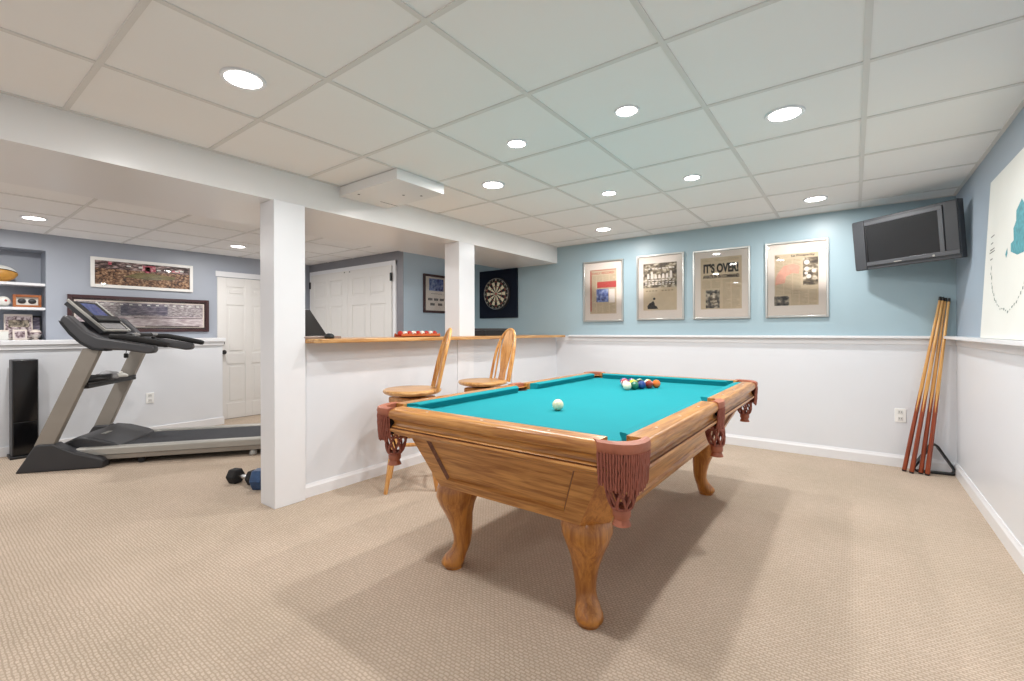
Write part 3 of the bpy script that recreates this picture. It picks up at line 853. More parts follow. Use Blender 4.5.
# 3 — IT'S OVER!
t = framed('framed_newspaper', 'framed newspaper with the giant headline reading it is over', 0.545, 0.715, (-1.085, PY, 1.624), 0, M['frame_silver'], 0.018, 1)
p = sheet(t, 'newspaper', -0.195, -0.255, 0.195, 0.275, M['paper'])
mb = MB().use(M['ink']); text_into(mb, "IT'S OVER!", 0.0, 0.165, 0.098, -0.0115, 0.62, bold=0.05)
text_into(mb, 'AVIATION IN COMMAND', 0.0, 0.078, 0.036, -0.0115, 0.66, bold=0.05)
mb.build('headline', p, smooth=False)
mb = MB(); newsprint(mb, 0.015, -0.245, 0.185, 0.045, 2, 26); newsprint(mb, -0.185, -0.04, 0.005, 0.045, 2, 8); newsprint(mb, -0.185, 0.235, 0.185, 0.262, 3, 2); mb.build('newsprint', p, smooth=False)
f = sheet(t, 'photo', -0.145, -0.245, -0.01, -0.06, M['photo_bw'], 0.0116, p)
mb = MB().use(M['photo_brown']); mb.sphere((-0.07, -0.0117, -0.145), 0.05, 14, 10, (0.8, 0.012, 1.15)); mb.build('portrait', f)
# 4 — pink map and cartoon
t = framed('framed_newspaper', 'largest framed newspaper, with a pink map and cartoon, nearest the television', 0.505, 0.715, (-0.43, PY, 1.627), 0, M['frame_silver'], 0.018, 1)
p = sheet(t, 'newspaper', -0.175, -0.245, 0.175, 0.24, M['paper'])
mb = MB().use(M['ink']); text_into(mb, 'Ex', -0.15, 0.218, 0.026, -0.0115, 1.0, bold=0.02); text_into(mb, 'La Prosperity', 0.055, 0.218, 0.026, -0.0115, 1.25, bold=0.02); mb.build('headline', p, smooth=False)
mb = MB(); newsprint(mb, -0.17, -0.14, 0.045, 0.19, 3, 26); newsprint(mb, -0.045, -0.24, 0.17, -0.1, 3, 12); mb.build('newsprint', p, smooth=False)
mb = MB().use(M['ink_pink']).prism([(-0.165, 0.02), (-0.15, 0.06), (-0.10, 0.13), (-0.02, 0.145), (0.03, 0.12), (0.02, 0.05), (-0.03, 0.06), (-0.08, 0.03), (-0.09, -0.03), (-0.17, -0.05)], 'Y', -0.0117, -0.0113); mb.build('map', p, smooth=False)
f = sheet(t, 'cartoon', 0.055, -0.06, 0.172, 0.195, M['photo_brown'], 0.0118, p)
mb = MB().use(M['mat_board'])
for (x, z, r) in ((0.085, 0.15, 0.022), (0.085, 0.09, 0.02), (0.10, 0.02, 0.02), (0.14, 0.07, 0.018), (0.08, 0.05, 0.014)): mb.lathe([(r, -0.0124), (r, -0.0119)], 14, (x, 0, z), 'Y')
mb.build('balloons', f, smooth=False)
sheet(t, 'photo', -0.178, -0.245, -0.055, -0.155, M['photo_bw'], 0.0118, p)

# panoramas on the left wall
stand_dark = blotch('stadium_roof', [(44, 30, 30), (78, 60, 58), (140, 116, 112), (214, 190, 186)], (16, 16, 60))
crowd_red = blotch('stadium_crowd', [(54, 36, 28), (112, 78, 58), (156, 116, 84), (206, 172, 138)], (50, 50, 70))
field = blotch('stadium_field', [(96, 84, 50), (126, 112, 66), (146, 128, 80)], (10, 10, 60))
pink = blotch('stadium_lights', [(150, 50, 70), (206, 90, 110), (236, 200, 200)], (30, 30, 30))
t = framed('panorama_picture', 'long white-framed stadium panorama, the higher of the two on the grey wall', 0.955, 0.33, (XL + 0.001, 1.706, 1.808), PI / 2, M['frame_white'], 0.034, 0)
p = sheet(t, 'photograph', -0.444, -0.132, 0.444, 0.132, crowd_red)
sheet(t, 'photo_stands', -0.444, 0.045, 0.444, 0.132, stand_dark, 0.0112, p)
mb = MB().use(field).prism([(-0.2, -0.03), (0.0, -0.05), (0.28, -0.03), (0.3, 0.005), (0.05, 0.03), (-0.05, 0.03)], 'Y', -0.0114, -0.011); mb.build('photo_field', p, smooth=False)
mb = MB().use(pink)
for x0, x1, z0, z1 in ((-0.03, 0.1, 0.05, 0.115), (0.0, 0.05, 0.03, 0.1), (0.26, 0.34, 0.06, 0.085), (-0.33, -0.30, 0.09, 0.125)): mb.box(x0, -0.0118, z0, x1, -0.0114, z1)
mb.use(M['poster'])
for x, z in ((-0.15, 0.09), (-0.04, 0.085), (0.31, 0.075), (0.36, 0.08), (0.13, 0.07)): mb.box(x - 0.02, -0.0119, z - 0.006, x + 0.02, -0.0115, z + 0.01)
mb.build('photo_lights', p, smooth=False)
ice = blotch('arena_ice', [(186, 168, 174), (214, 200, 202), (236, 228, 228)], (12, 12, 50))
rows_ = blotch('arena_rows', [(126, 116, 120), (168, 158, 160), (216, 208, 210)], (40, 40, 140))
navy = blotch('arena_navy', [(84, 80, 98), (112, 106, 124), (158, 148, 158)], (14, 14, 60))
t = framed('panorama_picture', 'long dark-framed arena panorama partly hidden behind the treadmill console', 1.315, 0.40, (XL + 0.001, 1.703, 1.352), PI / 2, M['frame_dark'], 0.034, 1, matmat=M['frame_dark'])
p = sheet(t, 'photograph', -0.605, -0.148, 0.605, 0.148, M['mat_board'])
sheet(t, 'photo_rows', -0.59, -0.02, 0.59, 0.135, rows_, 0.0112, p)
sheet(t, 'photo_ice', -0.59, -0.135, 0.59, -0.02, ice, 0.0112, p)
sheet(t, 'photo_scoreboard', -0.22, -0.005, 0.22, 0.125, navy, 0.0116, p)
mb = MB().use(M['frame_dark']); mb.box(-0.1, -0.0119, -0.04, 0.58, -0.0115, -0.032); mb.box(0.0, -0.0119, -0.138, 0.55, -0.0115, -0.128)
mb.use(M['poster'])
for k in range(14): mb.box(-0.56 + k * 0.083, -0.012, 0.105, -0.53 + k * 0.083, -0.0116, 0.118)
mb.build('photo_railing', p, smooth=False)
# small picture on the blue side wall
t = framed('framed_picture', 'small dark-framed certificate with a blue photo, left of the back column', 0.46, 0.505, (-4.459, 4.272, 1.645), PI / 2, M['frame_dark'], 0.03, 1, matmat=M['mat_board'])
f = sheet(t, 'photo', -0.13, 0.04, 0.13, 0.20, M['photo_blue'], 0.0112)
mb = MB().use(M['ink'])
for x0, x1, z0 in ((-0.15, -0.06, -0.09), (-0.045, 0.045, -0.09), (0.06, 0.15, -0.09), (-0.11, -0.03, -0.155), (0.03, 0.11, -0.155)):
    k = int((x1 - x0) / 0.016)
    for j in range(k): mb.box(x0 + j * 0.016, -0.0114, z0, x0 + j * 0.016 + 0.012, -0.011, z0 + 0.032)
mb.box(-0.1, -0.0112, 0.0, 0.1, -0.0109, 0.004); mb.build('caption', t, smooth=False)

# ------------------------------------------------------------------ dartboard
t = thing('dartboard', 'round dartboard on a square navy backing on the blue wall past the back column', 'dartboard', (-3.98, YB - 0.001, 1.667))
B(-0.333, -0.03, -0.335, 0.333, 0, 0.335, M['navy_felt']).build('backing', t, bevel=0.004)
bd = MB().use(M['rubber']).lathe([(0.226, -0.03), (0.226, -0.062), (0.220, -0.066), (0.001, -0.066)], 48, axis='Y').build('board', t)
rad = [(0.016, 0.099, None), (0.099, 0.108, 'ring'), (0.108, 0.162, None), (0.162, 0.171, 'ring')]
mb = MB()
for s_ in range(20):
    a0 = 2 * PI * (s_ - 0.5) / 20; a1 = a0 + 2 * PI / 20; even = s_ % 2 == 0
    for r0, r1, kind in rad:
        mb.use((M['dart_red'] if even else M['dart_green']) if kind else (M['rubber'] if even else M['cream']))
        pts = []
        for a in [a0 + (a1 - a0) * k / 3 for k in range(4)]: pts.append((r1 * math.sin(a), -0.0668, r1 * math.cos(a)))
        for a in [a1 - (a1 - a0) * k / 3 for k in range(4)]: pts.append((r0 * math.sin(a), -0.0668, r0 * math.cos(a)))
        mb.add(pts, [tuple(range(8))])
mb.use(M['dart_red']).lathe([(0.016, -0.067), (0.001, -0.0672)], 14, axis='Y')
mb.build('scoring_face', bd, smooth=False)
mb = MB().use(M['cream'])
for i, nn in enumerate((20, 1, 18, 4, 13, 6, 10, 15, 2, 17, 3, 19, 7, 16, 8, 11, 14, 9, 12, 5)):
    a = 2 * PI * i / 20; text_into(mb, str(nn), 0.196 * math.sin(a), 0.196 * math.cos(a), 0.022, -0.0672)
mb.build('numbers', bd, smooth=False)
MB().use(M['chrome']).tube([(0.212 * math.cos(2 * PI * k / 48), -0.067, 0.212 * math.sin(2 * PI * k / 48)) for k in range(48)], 0.003, 6, closed=True).build('wire_ring', bd)

# ------------------------------------------------------------------ television in the corner
t = thing('television', 'grey television mounted in the ceiling corner, tilted down over the pool cues', 'television', (0.298, 4.632, 1.855), (math.radians(6), 0, math.radians(-39)))
TWD, THT = 0.378, 0.206
mb = MB().use(M['tv']); mb.box(-TWD, 0, -THT, TWD, 0.055, THT)
mb.build('cabinet', t, bevel=0.006)
mb = MB().use(M['dark']); mb.loft([[(-0.30, 0.055, -0.16), (0.26, 0.055, -0.16), (0.26, 0.055, 0.17), (-0.30, 0.055, 0.17)], [(-0.2, 0.12, -0.11), (0.16, 0.12, -0.11), (0.16, 0.12, 0.12), (-0.2, 0.12, 0.12)]]).build('rear_housing', t, bevel=0.006)
S0, S1, SZ0, SZ1 = -0.262, 0.255, -0.145, 0.155
B(S0, -0.004, SZ0, S1, 0.001, SZ1, M['screen']).build('screen', t, smooth=False, label='dark switched-off screen')
mb = MB().use(M['tv_light'])
mb.box(S0 - 0.012, -0.010, SZ1, S1 + 0.03, 0, SZ1 + 0.028); mb.box(S0 - 0.012, -0.012, SZ0 - 0.03, TWD - 0.004, 0, SZ0); mb.box(S1, -0.010, SZ0, S1 + 0.03, 0, SZ1)
mb.use(M['black']).box(S0 - 0.012, -0.008, SZ0, S0, 0, SZ1)
mb.build('bezel', t, bevel=0.002)
B(S1 + 0.038, -0.009, SZ0, TWD - 0.004, 0, SZ1 + 0.04, M['tv']).build('speaker', t, bevel=0.003)
B(-TWD + 0.004, -0.009, -THT + 0.006, S0 - 0.016, 0, THT - 0.006, M['tv']).build('speaker', t, bevel=0.003)
B(-0.06, -0.0135, -0.171, -0.005, -0.0115, -0.165, M['silver']).build('badge', t, smooth=False)
MB().use(M['silver']).lathe([(0.008, -0.0155), (0.008, -0.0115)], 12, (0.215, 0, -0.165), 'Y').build('power_button', t)
mb = MB().use(M['black']); mb.box(-0.05, 0.12, -0.06, 0.05, 0.135, 0.06); mb.tube([(0, 0.13, 0), (0.03, 0.2, 0.0), (0.05, 0.27, 0.0), (0.06, 0.33, 0.0)], 0.02, 8)
mb.build('wall_bracket', t)

# ------------------------------------------------------------------ pool cues and the triangle in the corner
cues = [((0.325, 4.885), (0.557, 4.982, 1.415), 'pool cue whose butt stands furthest left in the corner bundle'),
        ((0.368, 4.850), (0.572, 4.972, 1.41), 'pool cue second from left in the corner bundle'),
        ((0.425, 4.87), (0.588, 4.985, 1.405), 'pool cue third from left in the corner bundle, standing behind its neighbours'),
        ((0.462, 4.848), (0.606, 4.965, 1.40), 'pool cue standing nearest the triangle rack')]
for (x, y), top_, lb in cues:
    a = Vector((x, y, 0.0)); b = Vector(top_)
    d = b - a; L = d.length
    t = thing('pool_cue', lb, 'cue', a, group='pool cues in the corner')
    t.rotation_mode = 'QUATERNION'; t.rotation_quaternion = d.to_track_quat('Z', 'Y')
    MB().use(M['cue_butt']).lathe([(0.013, 0.004), (0.0155, 0.012), (0.0152, 0.25), (0.014, 0.50)], 14).build('butt', t)
    MB().use(M['black']).lathe([(0.0125, 0.0), (0.0145, 0.004), (0.0157, 0.014)], 14).build('bumper', t)
    # spliced points rising into the shaft
    mb = MB().use(M['cue_butt'])
    for k in range(4):
        q = PI / 2 * k
        mb.add([(0.0146 * math.cos(q - 0.7), 0.0146 * math.sin(q - 0.7), 0.5), (0.0148 * math.cos(q), 0.0148 * math.sin(q), 0.5), (0.0146 * math.cos(q + 0.7), 0.0146 * math.sin(q + 0.7), 0.5), (0.0136 * math.cos(q), 0.0136 * math.sin(q), 0.68)], [(0, 1, 3), (1, 2, 3)])
    mb.build('splice', t)
    MB().use(M['cue_shaft']).lathe([(0.0139, 0.50), (0.012, 0.8), (0.0085, L - 0.03), (0.0075, L - 0.026)], 14).build('shaft', t)
    MB().use(M['black']).lathe([(0.009, L - 0.03), (0.009, L - 0.004), (0.006, L)], 14).build('tip', t)
mb = MB().use(M['black'])
t = thing('triangle_rack', 'black triangular ball rack standing on edge in the corner behind the cues', 'rack', (0.512, 4.957, 0.0), (0, 0, math.radians(10)))
s3 = 0.155
def rounded_tri(k):
    pts = []
    V = [(-s3, 0.0), (s3, 0.0), (0, s3 * 1.732)]
    cx_, cz_ = 0, s3 * 0.577
    for (vx, vz), a0 in zip(V, (PI * 7 / 6, -PI / 6, PI / 2)):
        r = 0.03 * k + 0.0
        q = Vector((vx - cx_, vz - cz_)) * (1 - 0.03 / (s3 * 1.155) * 2) 
        for i in range(5):
            a = a0 - PI / 3 + 2 * PI / 3 * i / 4
            pts.append((cx_ + q.x + r * math.cos(a), cz_ + q.y + r * math.sin(a)))
    return pts
o_, i_ = rounded_tri(1.0), rounded_tri(0.55)
zmin = min(p[1] for p in o_)
o_ = [(x, z - zmin) for x, z in o_]; i_ = [(x, z - zmin) for x, z in i_]
n = len(o_)
v = [(x, -0.026, z) for x, z in o_] + [(x, -0.026, z) for x, z in i_] + [(x, 0.026, z) for x, z in o_] + [(x, 0.026, z) for x, z in i_]
f = []
for k in range(n):
    j = (k + 1) % n
    f += [(k, j, n + j, n + k), (2 * n + k, 3 * n + k, 3 * n + j, 2 * n + j), (k, 2 * n + k, 2 * n + j, j), (n + k, n + j, 3 * n + j, 3 * n + k)]
mb.add(v, f).build('frame', t)

# ------------------------------------------------------------------ poster board leaning on the right ledge
ang = math.atan2(0.045, 0.90)
t = thing('poster_board', 'large white poster with a grey-green ring and teal splash leaning on the right wall ledge', 'poster', (XR - 0.056, 3.22, RAIL + 0.002), (0, ang, 0))
B(0.0, -0.60, 0, 0.008, 0.59, 0.905, M['poster']).build('board', t, bevel=0.001)
def on_board(mb, pts): mb.add([(-0.0008, y, z) for y, z in pts], [tuple(range(len(pts)))])
mb = MB().use(M['poster_green'])
for k in range(64):            # ring of broken strokes
    a = 2 * PI * k / 64
    rr = 0.36 + random.uniform(-0.012, 0.012)
    cy, cz = 0.06 + rr * math.cos(a) * 1.05, 0.45 + rr * math.sin(a) * 0.85
    if math.sin(a) > 0.55 or (math.sin(a) > -0.1 and math.cos(a) > 0.2): continue
    ww = random.uniform(0.006, 0.02); hh = random.uniform(0.004, 0.013)
    ta = a + PI / 2
    dx, dz = math.cos(ta) * ww, math.sin(ta) * ww
    nx, nz = math.cos(a) * hh, math.sin(a) * hh
    on_board(mb, [(cy - dx, cz - dz), (cy + nx, cz + nz), (cy + dx, cz + dz), (cy - nx * 0.6, cz - nz * 0.6)])
mb.build('printed_ring', t, smooth=False)
mb = MB().use(M['poster_ink'])
for k, (z, w_, y0) in enumerate(((0.57, 0.08, 0.40), (0.53, 0.05, 0.42), (0.495, 0.10, 0.38), (0.48, 0.12, 0.37), (0.44, 0.05, 0.41))): on_board(mb, [(y0, z), (y0 + w_, z - 0.004), (y0 + w_, z + 0.003), (y0, z + 0.005)])
mb.build('printed_lines', t, smooth=False)
mb = MB().use(M['poster_teal'])
on_board(mb, [(-0.22, 0.40), (-0.08, 0.40), (0.04, 0.43), (0.05, 0.47), (0.0, 0.48), (0.02, 0.54), (-0.02, 0.57), (-0.01, 0.62), (-0.09, 0.66), (-0.18, 0.6), (-0.22, 0.5)])
on_board(mb, [(0.12, 0.41), (0.14, 0.43), (0.11, 0.46), (0.10, 0.43)])
mb.build('printed_splash', t, smooth=False)

# ------------------------------------------------------------------ wall outlets
def outlet(label, loc, rotz):
    t = thing('wall_outlet', label, 'outlet', loc, (0, 0, rotz))
    B(-0.037, -0.006, -0.058, 0.037, 0, 0.058, M['plate']).build('cover_plate', t, bevel=0.003)
    for z in (-0.027, 0.027):
        rc = B(-0.017, -0.0085, z - 0.016, 0.017, -0.005, z + 0.016, M['outlet_face']).build('receptacle', t, bevel=0.003)
        mb = MB().use(M['slot']); mb.box(-0.009, -0.0092, z - 0.004, -0.006, -0.008, z + 0.008); mb.box(0.006, -0.0092, z - 0.004, 0.009, -0.008, z + 0.008)
        mb.build('slot', rc, smooth=False)
outlet('white wall outlet low on the back wall left of the cues', (0.312, YB - 0.0005, 0.433), 0)
outlet('white wall outlet on the half wall behind the treadmill', (-6.2995, 1.665, 0.415), PI / 2)

# ------------------------------------------------------------------ tower speaker
t = thing('tower_speaker', 'slim gloss black tower speaker standing against the left half wall behind the treadmill', 'speaker', (-6.19, 0.685, 0))
B(-0.1, -0.1, 0, 0.12, 0.1, 0.022, M['black']).build('base', t, bevel=0.004)
B(-0.08, -0.085, 0.022, 0.09, 0.085, 0.90, M['dark']).build('cabinet', t, bevel=0.006)
B(0.09, -0.078, 0.33, 0.098, 0.078, 0.893, M['gloss_black']).build('grille', t, bevel=0.003)
B(0.09, -0.078, 0.03, 0.097, 0.078, 0.325, M['gloss_black']).build('lower_panel', t, bevel=0.003)

# ------------------------------------------------------------------ niche shelves and what stands on them
for z0, lb in ((1.648, 'upper white shelf in the wall niche'), (1.403, 'lower white shelf in the wall niche')):
    o = B(XL - ND + 0.002, NY0 + 0.002, z0 - 0.026, XL - 0.004, NY1 - 0.002, z0, M['trim']).build('niche_shelf', None, bevel=0.003)
    tag(o, lb, 'shelf', 'niche shelves')
sx_ = XL - 0.13
gold = plain('gold_leather', (196, 142, 62), 0.4, var=0.15, scale=20)
t = thing('football', 'gold and white football lying on the upper niche shelf', 'football', (sx_, 0.57, 1.648))
prof = []
mb = MB()
rings = []
for k in range(15):
    th = PI * k / 14; r = max(0.001, 0.085 * math.sin(th) ** 1.15); y = -0.14 * math.cos(th)
    rings.append([(r * math.cos(2 * PI * i / 24), y, 0.086 + r * math.sin(2 * PI * i / 24)) for i in range(24)])
mb.use(gold).loft(rings).build('ball_body', t)
mb = MB().use(M['poster'])
rings = []
for k in range(2, 13):
    th = PI * k / 14; r = 0.085 * math.sin(th) ** 1.15 + 0.0015; y = -0.14 * math.cos(th)
    rings.append([(r * math.cos(a), y, 0.086 + r * math.sin(a)) for a in [0.15 * PI + 0.55 * PI * i / 8 for i in range(9)]])
mb.loft(rings, cap=False, close=False).build('white_panel', t)
mb = MB().use(M['black'])
mb.tube([(0.087 * math.sin(PI * k / 14) ** 1.15 * math.cos(0.15 * PI), -0.14 * math.cos(PI * k / 14), 0.086 + 0.087 * math.sin(PI * k / 14) ** 1.15 * math.sin(0.15 * PI)) for k in range(2, 13)], 0.004, 6)
mb.build('seam', t)
# white and red ball
t = thing('signed_ball', 'white and red ball at the left of the lower niche shelf', 'ball', (sx_ + 0.03, 0.605, 1.403))
MB().use(M['poster']).sphere((0, 0, 0.054), 0.051, 20, 12).build('ball_body', t)
mb = MB().use(M['ink_red'])
for a0 in (0.3, 1.5, 2.7, 4.2, 5.3):
    mb.sphere((0.037 * math.cos(a0), 0.037 * math.sin(a0), 0.06), 0.0165, 10, 8)
mb.build('red_panels', t)
MB().use(M['black']).lathe([(0.03, 0), (0.034, 0.004), (0.022, 0.010)], 16).build('stand_ring', t)
# brown box frame
t = thing('display_frame', 'brown wooden box frame with two dark ovals on the lower niche shelf', 'frame', (sx_ + 0.03, 0.768, 1.403))
brn = wood('brown_frame', (140, 76, 38), (184, 112, 62), 'Y')
mb = MB().use(brn); mb.box(-0.03, -0.1, 0, 0.03, -0.078, 0.128); mb.box(-0.03, 0.078, 0, 0.03, 0.1, 0.128); mb.box(-0.03, -0.078, 0, 0.03, 0.078, 0.024); mb.box(-0.03, -0.078, 0.104, 0.03, 0.078, 0.128)
mb.build('frame', t, bevel=0.003)
B(-0.02, -0.078, 0.024, 0.0, 0.078, 0.104, M['poster']).build('backing_card', t)
for y in (-0.036, 0.036):
    MB().use(M['dark']).sphere((0.004, y, 0.064), 0.03, 16, 10, (0.35, 1, 0.85)).build('medallion', t)
# bottom of the niche: collage, small photo, trinket, white box, dark picture
bz = 1.0752
t = thing('collage_frame', 'tall frame with a photo collage on the niche floor', 'frame', (sx_ - 0.02, 0.715, bz), (0, math.radians(-6), 0))
B(-0.008, -0.10, 0, 0.008, 0.10, 0.262, M['mat_board']).build('board', t, bevel=0.002)
collage = blotch('collage', [(70, 50, 54), (130, 110, 114), (196, 180, 182), (222, 210, 208)], (40, 40, 40))
B(0.008, -0.09, 0.02, 0.0085, 0.09, 0.24, collage).build('photos', t, smooth=False)
B(0.0085, -0.07, 0.13, 0.0092, 0.075, 0.2, M['photo_bw']).build('large_photo', t, smooth=False)
t = thing('small_picture', 'small pale picture standing before the collage on the niche floor', 'picture', (sx_ + 0.06, 0.715, bz), (0, math.radians(-8), 0))
B(-0.006, -0.05, 0, 0.006, 0.05, 0.105, M['mat_board']).build('frame', t, bevel=0.002)
B(0.006, -0.036, 0.015, 0.0066, 0.036, 0.09, collage).build('print', t, smooth=False)
t = thing('dark_picture', 'dark picture leaning at the right end of the niche floor', 'picture', (sx_ - 0.05, 0.845, bz), (0, math.radians(-8), 0))
B(-0.006, -0.05, 0, 0.006, 0.035, 0.25, M['black']).build('frame', t, bevel=0.002)
B(0.006, -0.035, 0.02, 0.0066, 0.025, 0.23, navy).build('print', t, smooth=False)
t = thing('trinket_dish', 'pale rounded ornament on the niche floor right of the collage', 'ornament', (sx_ + 0.06, 0.825, bz))
MB().use(M['mat_board']).lathe([(0.022, 0), (0.025, 0.006), (0.012, 0.012), (0.03, 0.03), (0.045, 0.06), (0.046, 0.075), (0.03, 0.098), (0.012, 0.104), (0.001, 0.105)], 18).build('body', t)
MB().use(collage).lathe([(0.0462, 0.055), (0.0472, 0.066), (0.0465, 0.076)], 18).build('painted_band', t)
t = thing('white_box', 'small white box at the left of the niche floor', 'box', (sx_ + 0.05, 0.585, bz))
B(-0.04, -0.05, 0, 0.04, 0.05, 0.085, M['poster']).build('box_body', t, bevel=0.002)
B(-0.042, -0.052, 0.085, 0.042, 0.052, 0.10, M['mat_board']).build('lid', t, bevel=0.002)

# ------------------------------------------------------------------ treadmill: local X runs to the rear, local Y to the far side
A = math.radians(37)
t = thing('treadmill', 'grey treadmill with tilted console facing the half wall, deck running behind the front column', 'treadmill', (-5.449, 0.554, 0), (0, 0, PI / 2 - A))
# local axes: x -> (sin A, cos A), y -> (-cos A, sin A)
boot = [(-0.008, 0.0), (0.585, 0.0), (0.585, 0.055), (0.568, 0.078), (0.40, 0.135), (0.27, 0.205), (0.245, 0.225), (0.13, 0.225), (0.115, 0.21)]
for y0, y1 in ((0.0, 0.115), (0.80, 0.915)):
    bt = MB().use(M['dark']).prism(boot, 'Y', y0, y1).build('upright_boot', t, bevel=0.012, seg=3)
    q0 = 0.02 if y0 == 0 else 0.84
    rings = [[(0.105 + 0.33 * f, q0, 0.21 + 0.80 * f), (0.238 + 0.325 * f, q0, 0.21 + 0.80 * f), (0.238 + 0.325 * f, q0 + 0.055, 0.21 + 0.80 * f), (0.105 + 0.33 * f, q0 + 0.055, 0.21 + 0.80 * f)] for f in (0, 1)]
    MB().use(M['post']).loft(rings).build('upright', t, bevel=0.006)
# motor hood
mb = MB().use(M['dark'])
hood = [(0.17, 0.06), (0.62, 0.06), (0.66, 0.15), (0.60, 0.185), (0.45, 0.235), (0.34, 0.25), (0.2, 0.18)]
mb.prism(hood, 'Y', 0.125, 0.79).build('motor_hood', t, bevel=0.02, seg=3)
B(0.39, 0.30, 0.232, 0.46, 0.42, 0.238, M['silver']).build('hood_badge', t)
# deck: side rails, belt, frame, feet
for y0, y1 in ((0.07, 0.155), (0.76, 0.845)):
    MB().use(M['silver']).prism([(y0, 0.095), (y1, 0.095), (y1, 0.15), (y1 - 0.01, 0.16), (y0 + 0.012, 0.16), (y0, 0.148)], 'X', 0.36, 2.02).build('side_rail', t, bevel=0.004)
    MB().use(M['post']).prism([(y0 + 0.008, 0.052), (y1 - 0.008, 0.052), (y1 - 0.008, 0.094), (y0 + 0.008, 0.094)], 'X', 0.45, 1.98).build('frame_rail', t, bevel=0.004)
B(0.40, 0.157, 0.115, 2.0, 0.758, 0.146, M['belt']).build('running_belt', t, bevel=0.01)
for x in (0.82, 1.70):
    for y in (0.11, 0.80):
        mb = MB()
        if x < 1: mb.use(M['rubber']).lathe([(0.022, -0.016), (0.026, -0.012), (0.026, 0.012), (0.022, 0.016)], 16, (x, y, 0.026), 'Y').box(x - 0.008, y - 0.02, 0.026, x + 0.008, y + 0.02, 0.053)
        else: mb.use(M['silver']).lathe([(0.03, 0.0), (0.034, 0.008), (0.03, 0.03), (0.02, 0.053)], 16, (x, y, 0))
        mb.build('transport_wheel' if x < 1 else 'foot', t)
# console arms: curved grey side shells ending in foam grips
arm = [(0.292, 1.255), (0.305, 1.225), (0.36, 1.14), (0.43, 1.065), (0.52, 1.008), (0.62, 1.000), (0.75, 0.993), (0.90, 0.963), (0.945, 0.965), (0.962, 0.99), (0.955, 1.03), (0.80, 1.060), (0.66, 1.088), (0.56, 1.105), (0.47, 1.155), (0.40, 1.235), (0.355, 1.285), (0.32, 1.295)]
for y0, y1 in ((-0.005, 0.085), (0.83, 0.92)):
    am = MB().use(M['grey']).prism(arm, 'Y', y0, y1).build('console_arm', t, bevel=0.018, seg=3)
    yc = (y0 + y1) / 2
    MB().use(M['black']).prism([(0.288, 1.25), (0.302, 1.218), (0.36, 1.13), (0.43, 1.055), (0.52, 0.997), (0.62, 0.989), (0.60, 1.01), (0.52, 1.02), (0.44, 1.075), (0.37, 1.155), (0.318, 1.23)], 'Y', y0 - 0.006, y1 + 0.006).build('edge_strip', am, bevel=0.004)
    MB().use(M['rubber']).tube([(0.62, yc, 1.115), (0.72, yc, 1.108), (0.82, yc, 1.088), (0.92, yc, 1.066), (1.03, yc, 1.04), (1.05, yc, 1.035)], [0.02, 0.026, 0.027, 0.026, 0.026, 0.02], 12).build('hand_grip', am)
# console body between the arms
body = [(0.30, 1.20), (0.36, 1.13), (0.50, 1.05), (0.64, 1.06), (0.66, 1.08), (0.52, 1.10), (0.40, 1.18), (0.33, 1.25)]
MB().use(M['dark']).prism(body, 'Y', 0.085, 0.83).build('console_body', t, bevel=0.015)
# tilted display mast
def disp(u, v, w): # u across 0..1 , v down 0..1 , w lift
    a = Vector((0.245, 0.20, 1.43)); b = Vector((0.51, 0.20, 1.165)); n_ = Vector((0.265, 0, 0.27)).normalized()
    p = a.lerp(b, v) + Vector((0, 0.42 * u, 0)) + n_ * w
    return tuple(p)
def slab(mb, u0, u1, v0, v1, w0, w1):
    mb.loft([[disp(u0, v0, w0), disp(u1, v0, w0), disp(u1, v1, w0), disp(u0, v1, w0)], [disp(u0, v0, w1), disp(u1, v0, w1), disp(u1, v1, w1), disp(u0, v1, w1)]]); return mb
dm = slab(MB().use(M['dark']), 0, 1, 0, 1.0, -0.05, 0).build('display_panel', t, bevel=0.008)
mb = MB().use(M['silver']); slab(mb, -0.012, 0.03, -0.02, 1.02, -0.012, 0.010); slab(mb, 0.97, 1.012, -0.02, 1.02, -0.012, 0.010); slab(mb, 0.03, 0.97, 0.97, 1.02, -0.012, 0.010); mb.build('silver_border', dm, bevel=0.004)
slab(MB().use(M['black']), 0.06, 0.94, 0.04, 0.55, 0, 0.003).build('display_glass', dm, smooth=False)
slab(MB().use(M['lcd']), 0.28, 0.80, 0.08, 0.50, 0.003, 0.005).build('display_window', dm, smooth=False, label='blue lit display window')
slab(MB().use(M['black']), 0.04, 0.96, 0.56, 0.72, 0, 0.03).build('book_ledge', dm, bevel=0.004)
slab(MB().use(M['keys']), 0.10, 0.90, 0.76, 0.94, 0, 0.005).build('keypad', dm, smooth=False)
# handlebar with pulse grips across the front
MB().use(M['rubber']).tube([(0.62, 0.09, 1.10), (0.68, 0.22, 1.12), (0.70, 0.455, 1.125), (0.68, 0.69, 1.12), (0.62, 0.825, 1.10)], 0.018, 10).build('handlebar', t)
for y in (0.28, 0.63): MB().use(M['chrome']).tube([(0.697, y - 0.05, 1.124), (0.70, y, 1.126), (0.697, y + 0.05, 1.124)], 0.0205, 10).build('pulse_sensor', t)
# safety key on its cord
MB().use(M['black']).tube([(0.62, 0.30, 1.06), (0.625, 0.30, 1.0), (0.62, 0.30, 0.955)], 0.003, 6).build('safety_cord', t)
B(0.605, 0.288, 0.915, 0.637, 0.312, 0.957, M['black']).build('safety_key', t, bevel=0.006)
